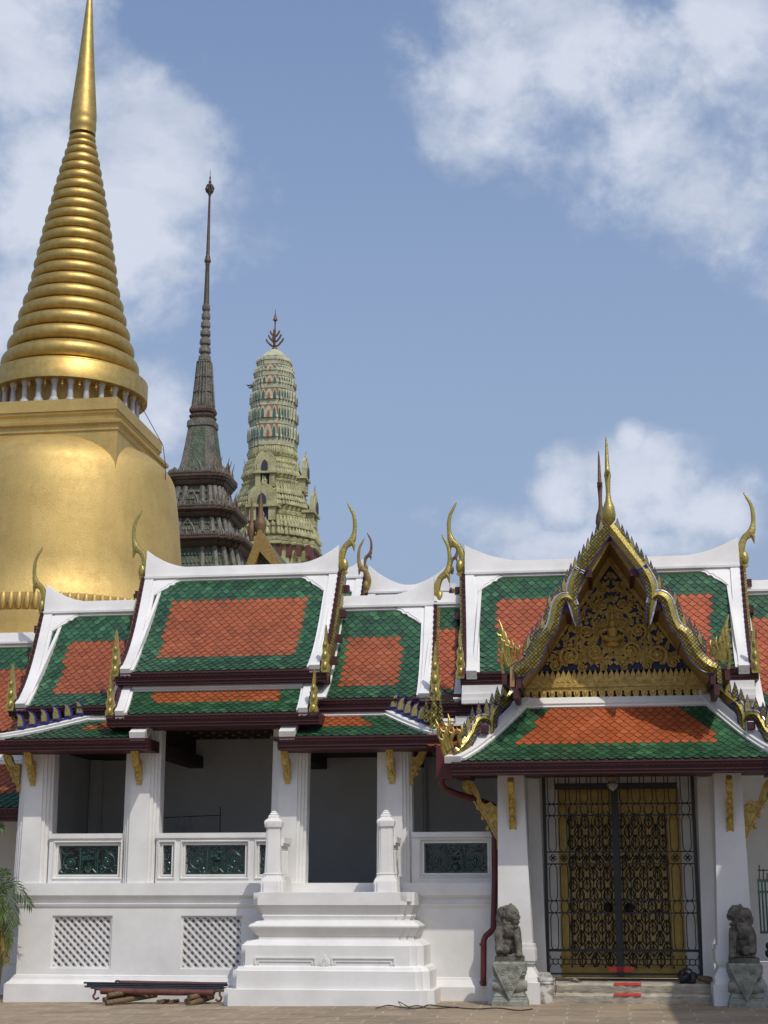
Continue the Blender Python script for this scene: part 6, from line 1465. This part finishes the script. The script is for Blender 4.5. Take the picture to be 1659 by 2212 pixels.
for i, (u0, v0, v1, d, lab) in enumerate(((181, 2123, 2127, .48, 'dark steel pole highest of the five, reaching furthest left'), (188, 2127, 2131, .54, 'second dark steel pole from the top of the stack'), (183, 2131, 2135, .60, 'middle dark steel pole of the stack'), (196, 2134, 2138, .66, 'fourth dark steel pole from the top of the stack'), (204, 2137, 2140, .72, 'lowest dark steel pole, just behind the front red roll'))):
    pole(u0, v0, 492 - (0, 9, 3, 14, 7)[i], v1, d, .017, 'pole', 'steel_pole', lab, 'steel poles on the stack')
for i, (u, v, lab) in enumerate(((348, 2163, 'left small offcut of wood under the middle of the poles'), (356, 2163, 'right small offcut of wood under the middle of the poles'), (376, 2163, 'thin reddish offcut between the poles and the paving'))):
    a = P3(u, v, .7); b = MB(); b.tube([(a[0] - .03, a[1] + .1, a[2]), (a[0] + .03, a[1] - .15, a[2])], .03, 8); tag(b.build('wood_offcut', 'log', None, base=a), lab, 'offcut', 'offcuts under the poles')
# cable on the paving
b = MB(); pts = [(812, 2176), (840, 2170), (870, 2175), (905, 2176), (925, 2169), (950, 2172), (985, 2175), (1030, 2178), (1075, 2176), (1120, 2181), (1150, 2178)]
b.tube(smooth([(lambda q: (q[0], q[1], .012))(gp(u, v + 1.5, .012)) for u, v in pts], 5), .009, 5)
b.tube(smooth([(lambda q: (q[0], q[1], .02))(gp(u, v + 1.5, .02)) for u, v in ((880, 2176), (890, 2172), (905, 2171), (930, 2177), (990, 2174))], 5), .008, 5)
b.tube(smooth([gp(868, 2174, .02), (gp(868, 2174, .02)[0] - .05, gp(868, 2174, .02)[1], .09), gp(884, 2176, .02)], 5), .007, 5)
tag(b.build('cable', 'iron', None, base=gp(980, 2175, 0)), 'thin dark cable snaking over the paving in front of the stair block', 'cable')
# rack with a cloth inside the pavilion, prop leaning in the left bay, rod on the ridge
rk = thing('drying_rack', 'thin wire rack with a pale cloth inside the middle bay of the pavilion', 'rack', (sof(420, 1780, -2.6), -2.6, 1.9))
b = MB(); z = zof(420, 1766, -2.6); a, c = sof(345, 1768, -2.6), sof(476, 1760, -2.6)
b.tube([(a, -2.6, z), (c, -2.6, z + .04)], .008, 5)
for x in (a, c): b.tube([(x, -2.6, 1.9), (x, -2.6, z + .20)], .009, 5)
b.build('frame', 'iron', rk)
b = MB(); a, c = sof(386, 1775, -2.57), sof(417, 1775, -2.57); n = 12
for k in range(n): b.add([(lin(a, c, (k + i) / n), -2.57 + .015 * math.sin((k + i) * 1.3), zz) for i, zz in ((0, z + .01), (1, z + .01), (1, z - .21), (0, z - .21))], [(0, 1, 2, 3)])
o = b.build('cloth', 'cloth', rk); o.modifiers.new('thickness', 'SOLIDIFY').thickness = .008
b = MB(); b.tube([P3(112, 1762, -.6), P3(120, 1802, -.35)], .03, 6); tag(b.build('leaning_board', 'cloth', None, base=P3(116, 1800, -.5)), 'narrow pale board leaning on the inner left column of the pavilion', 'board')
b = MB(); q = P3(290, 1296, -1.9); b.tube([(q[0], q[1], q[2] - .02), (q[0], q[1], q[2] + .10)], .012, 6); b.ell((q[0], q[1], q[2] + .105), (.025, .025, .018), 8, 5); b.box(q[0] - .03, q[0] + .03, q[1] - .01, q[1] + .01, q[2] + .07, q[2] + .085)
tag(b.build('ridge_rod', 'chofa_brown', None, base=q), 'tiny dark rod standing on the left roof ridge in front of the stupa', 'rod')
# dark cabinet railing and object at the right edge
cb = thing('iron_railing', 'dark green iron railing behind the right porch column at the picture edge', 'railing', (sof(1650, 2000, .1), .05, .6)); b = MB()
a = sof(1634, 1960, .12); zt, zb = zof(1650, 1902, .12), zof(1650, 2014, .12)
for k in range(22): b.tube([(a + .05 + .055 * k, .14, zb), (a + .05 + .055 * k, .14, zt)], .016, 6)
for z in (zb, lin(zb, zt, .78), zt): b.box(a + .03, a + 1.2, .12, .16, z - .02, z + .02)
b.build('rails', 'green_iron', cb)
b = MB()
for u in (1640, 1649, 1657): b.tube([P3(u, 1905, .14), P3(u, 1868 + (u - 1640), .14)], .010, 5)
b.box(a + .05, a + .35, .133, .147, zof(1645, 1880, .14) - .01, zof(1645, 1880, .14) + .01); b.build('spikes', 'iron', cb)
b = MB(); rnd = random.Random(2); q = P3(1660, 2052, .9)
for k in range(30): b.ell((q[0] + rnd.uniform(-.03, .12), q[1] + rnd.uniform(-.1, .1), q[2] + rnd.uniform(-.14, .14)), (.035, .03, .05), 7, 5)
b.box(q[0] + .0, q[0] + .14, q[1] - .07, q[1] + .07, 0, q[2] - .08)
tag(b.build('dark_bush_pot', 'black', None, base=(q[0], q[1], 0)), 'dark leafy pot plant cut off by the right edge beside the right pedestal', 'plant')
# three small birds near the prang
M['bird'] = simple('dark_bird', (.03, .03, .035), rough=.7)
for i, (u, v, lab) in enumerate(((537, 833, 'upper left tiny bird flying beside the prang tower'), (543, 834, 'upper right tiny bird flying beside the prang tower'), (541, 838, 'lowest tiny bird flying beside the prang tower'))):
    q = P3(u, v, -70); b = MB(); b.ell(q, (.10, .06, .05), 8, 5); b.tube([(q[0] - .2, q[1], q[2] + .08), q, (q[0] + .2, q[1], q[2] + .08)], [.01, .05, .01], 5); tag(b.build('bird', 'bird', None, base=q), lab, 'bird', 'birds beside the prang')

# ------------------------------------------------------------------ palm at the left edge
pm = thing('palm', 'feathery green palm with yellowing lower fronds at the left edge by the terrace wall', 'palm', (sof(-14, 2162, .35), .35, -.05))
ps_ = sof(-14, 2162, .35); rnd = random.Random(21); PD = .35
b = MB()
for k in range(5): b.tube(smooth([(ps_ + rnd.uniform(-.12, .12), PD + rnd.uniform(-.1, .1), -.1), (ps_ + rnd.uniform(-.15, .15), PD, .9), (ps_ + rnd.uniform(-.2, .12), PD, 1.9)], 4), .03, 7)
b.build('stem', 'stem', pm)
def frond(start, mid_, end, n, ll, droop, mt):
    b = MB(); path = smooth([start, mid_, end], 10); b.tube(path, [.011 * (1 - .8 * i / len(path)) + .002 for i in range(len(path))], 5); m = len(path)
    for i in range(2, m):
        for sd_ in (-1, 1):
            for hf in (0, .5):
                p = Vector(path[i]); t = (Vector(path[min(i + 1, m - 1)]) - Vector(path[i - 1])).normalized(); p = p + t * hf * (Vector(path[i]) - Vector(path[i - 1])).length
                side = t.cross(Vector((0, 1, .0))).normalized() * sd_ + Vector((0, rnd.uniform(-.7, .7), 0)); L_ = ll * (math.sin(math.pi * min(1, (i + 3) / (m + 4))) * .8 + .25) * rnd.uniform(.8, 1.1)
                dr = (side * .75 + t * .75).normalized(); w = .011; q1 = p + dr * L_ * .5 + Vector((0, 0, -droop * .25 * L_)); q2 = p + dr * L_ + Vector((0, 0, -droop * L_)); nn = Vector((0, 1, 0)).cross(dr).normalized() * w
                b.add([tuple(p), tuple(q1 + nn), tuple(q2), tuple(q1 - nn), tuple(q1 + Vector((0, .006, 0)))], [(0, 1, 4), (1, 2, 4), (2, 3, 4), (3, 0, 4)])
    return b.build('frond', mt, pm)
M['leaf_dry'] = simple('yellowing_palm_leaf', (.28, .20, .035), (.12, .10, .02), rough=.55, nscale=6)
fz = lambda u, v, d=PD: P3(u, v, d)
for (a, m_, e, d, ll, dr, mt) in (((-30, 1960), (20, 1905), (66, 1955), .40, .22, .45, 'leaf'), ((-30, 1965), (8, 1915), (36, 1990), .45, .20, .6, 'leaf'), ((-35, 1960), (0, 1890), (16, 1890), .25, .20, .3, 'leaf'), 
                                 ((-40, 1900), (-14, 1785), (6, 1790), -.2, .16, .4, 'leaf'), ((-30, 2000), (15, 1960), (22, 2040), .5, .16, .6, 'leaf'), ((-30, 2030), (5, 2000), (16, 2075), .45, .17, .6, 'leaf_dry'), ((-30, 1990), (12, 1985), (12, 2060), .3, .16, .6, 'leaf_dry'), ((-35, 1940), (-5, 1930), (8, 1985), .55, .20, .6, 'leaf')):
    frond(P3(*a, d - .1), P3(*m_, d), P3(*e, d + .08), 10, ll, dr, mt)

# ------------------------------------------------------------------ unseen pavilion added beyond the right edge to shade the right of the steps
ze = 8.6; se = 4.70 + .45 * ze
caster = thing('shadow_caster_pavilion', 'unseen tiled pavilion beyond the right edge, added to shade the right of the steps', 'pavilion', (se + 1.8, 7, 0))
b = MB(); b.box(se, se + 3.6, 4.45, 12.5, ze, ze + .25); b.build('shading_slab', 'maroon', caster)
b = MB(); b.add([(se, 4.45, ze + .26), (se, 12.5, ze + .26), (se + 1.8, 10.5, ze + 1.6), (se + 1.8, 6.4, ze + 1.6), (se + 3.6, 12.5, ze + .26), (se + 3.6, 4.45, ze + .26)], [(0, 1, 2, 3), (4, 5, 3, 2), (0, 3, 5), (1, 4, 2)]); b.build('roof_slope', 'tile_orange', caster)
b = MB()
for x in (se + 1.2, se + 3.2):
    for d in (6.2, 11.2): b.box(x - .2, x + .2, d - .2, d + .2, -.1, ze)
b.build('column', 'white', caster)
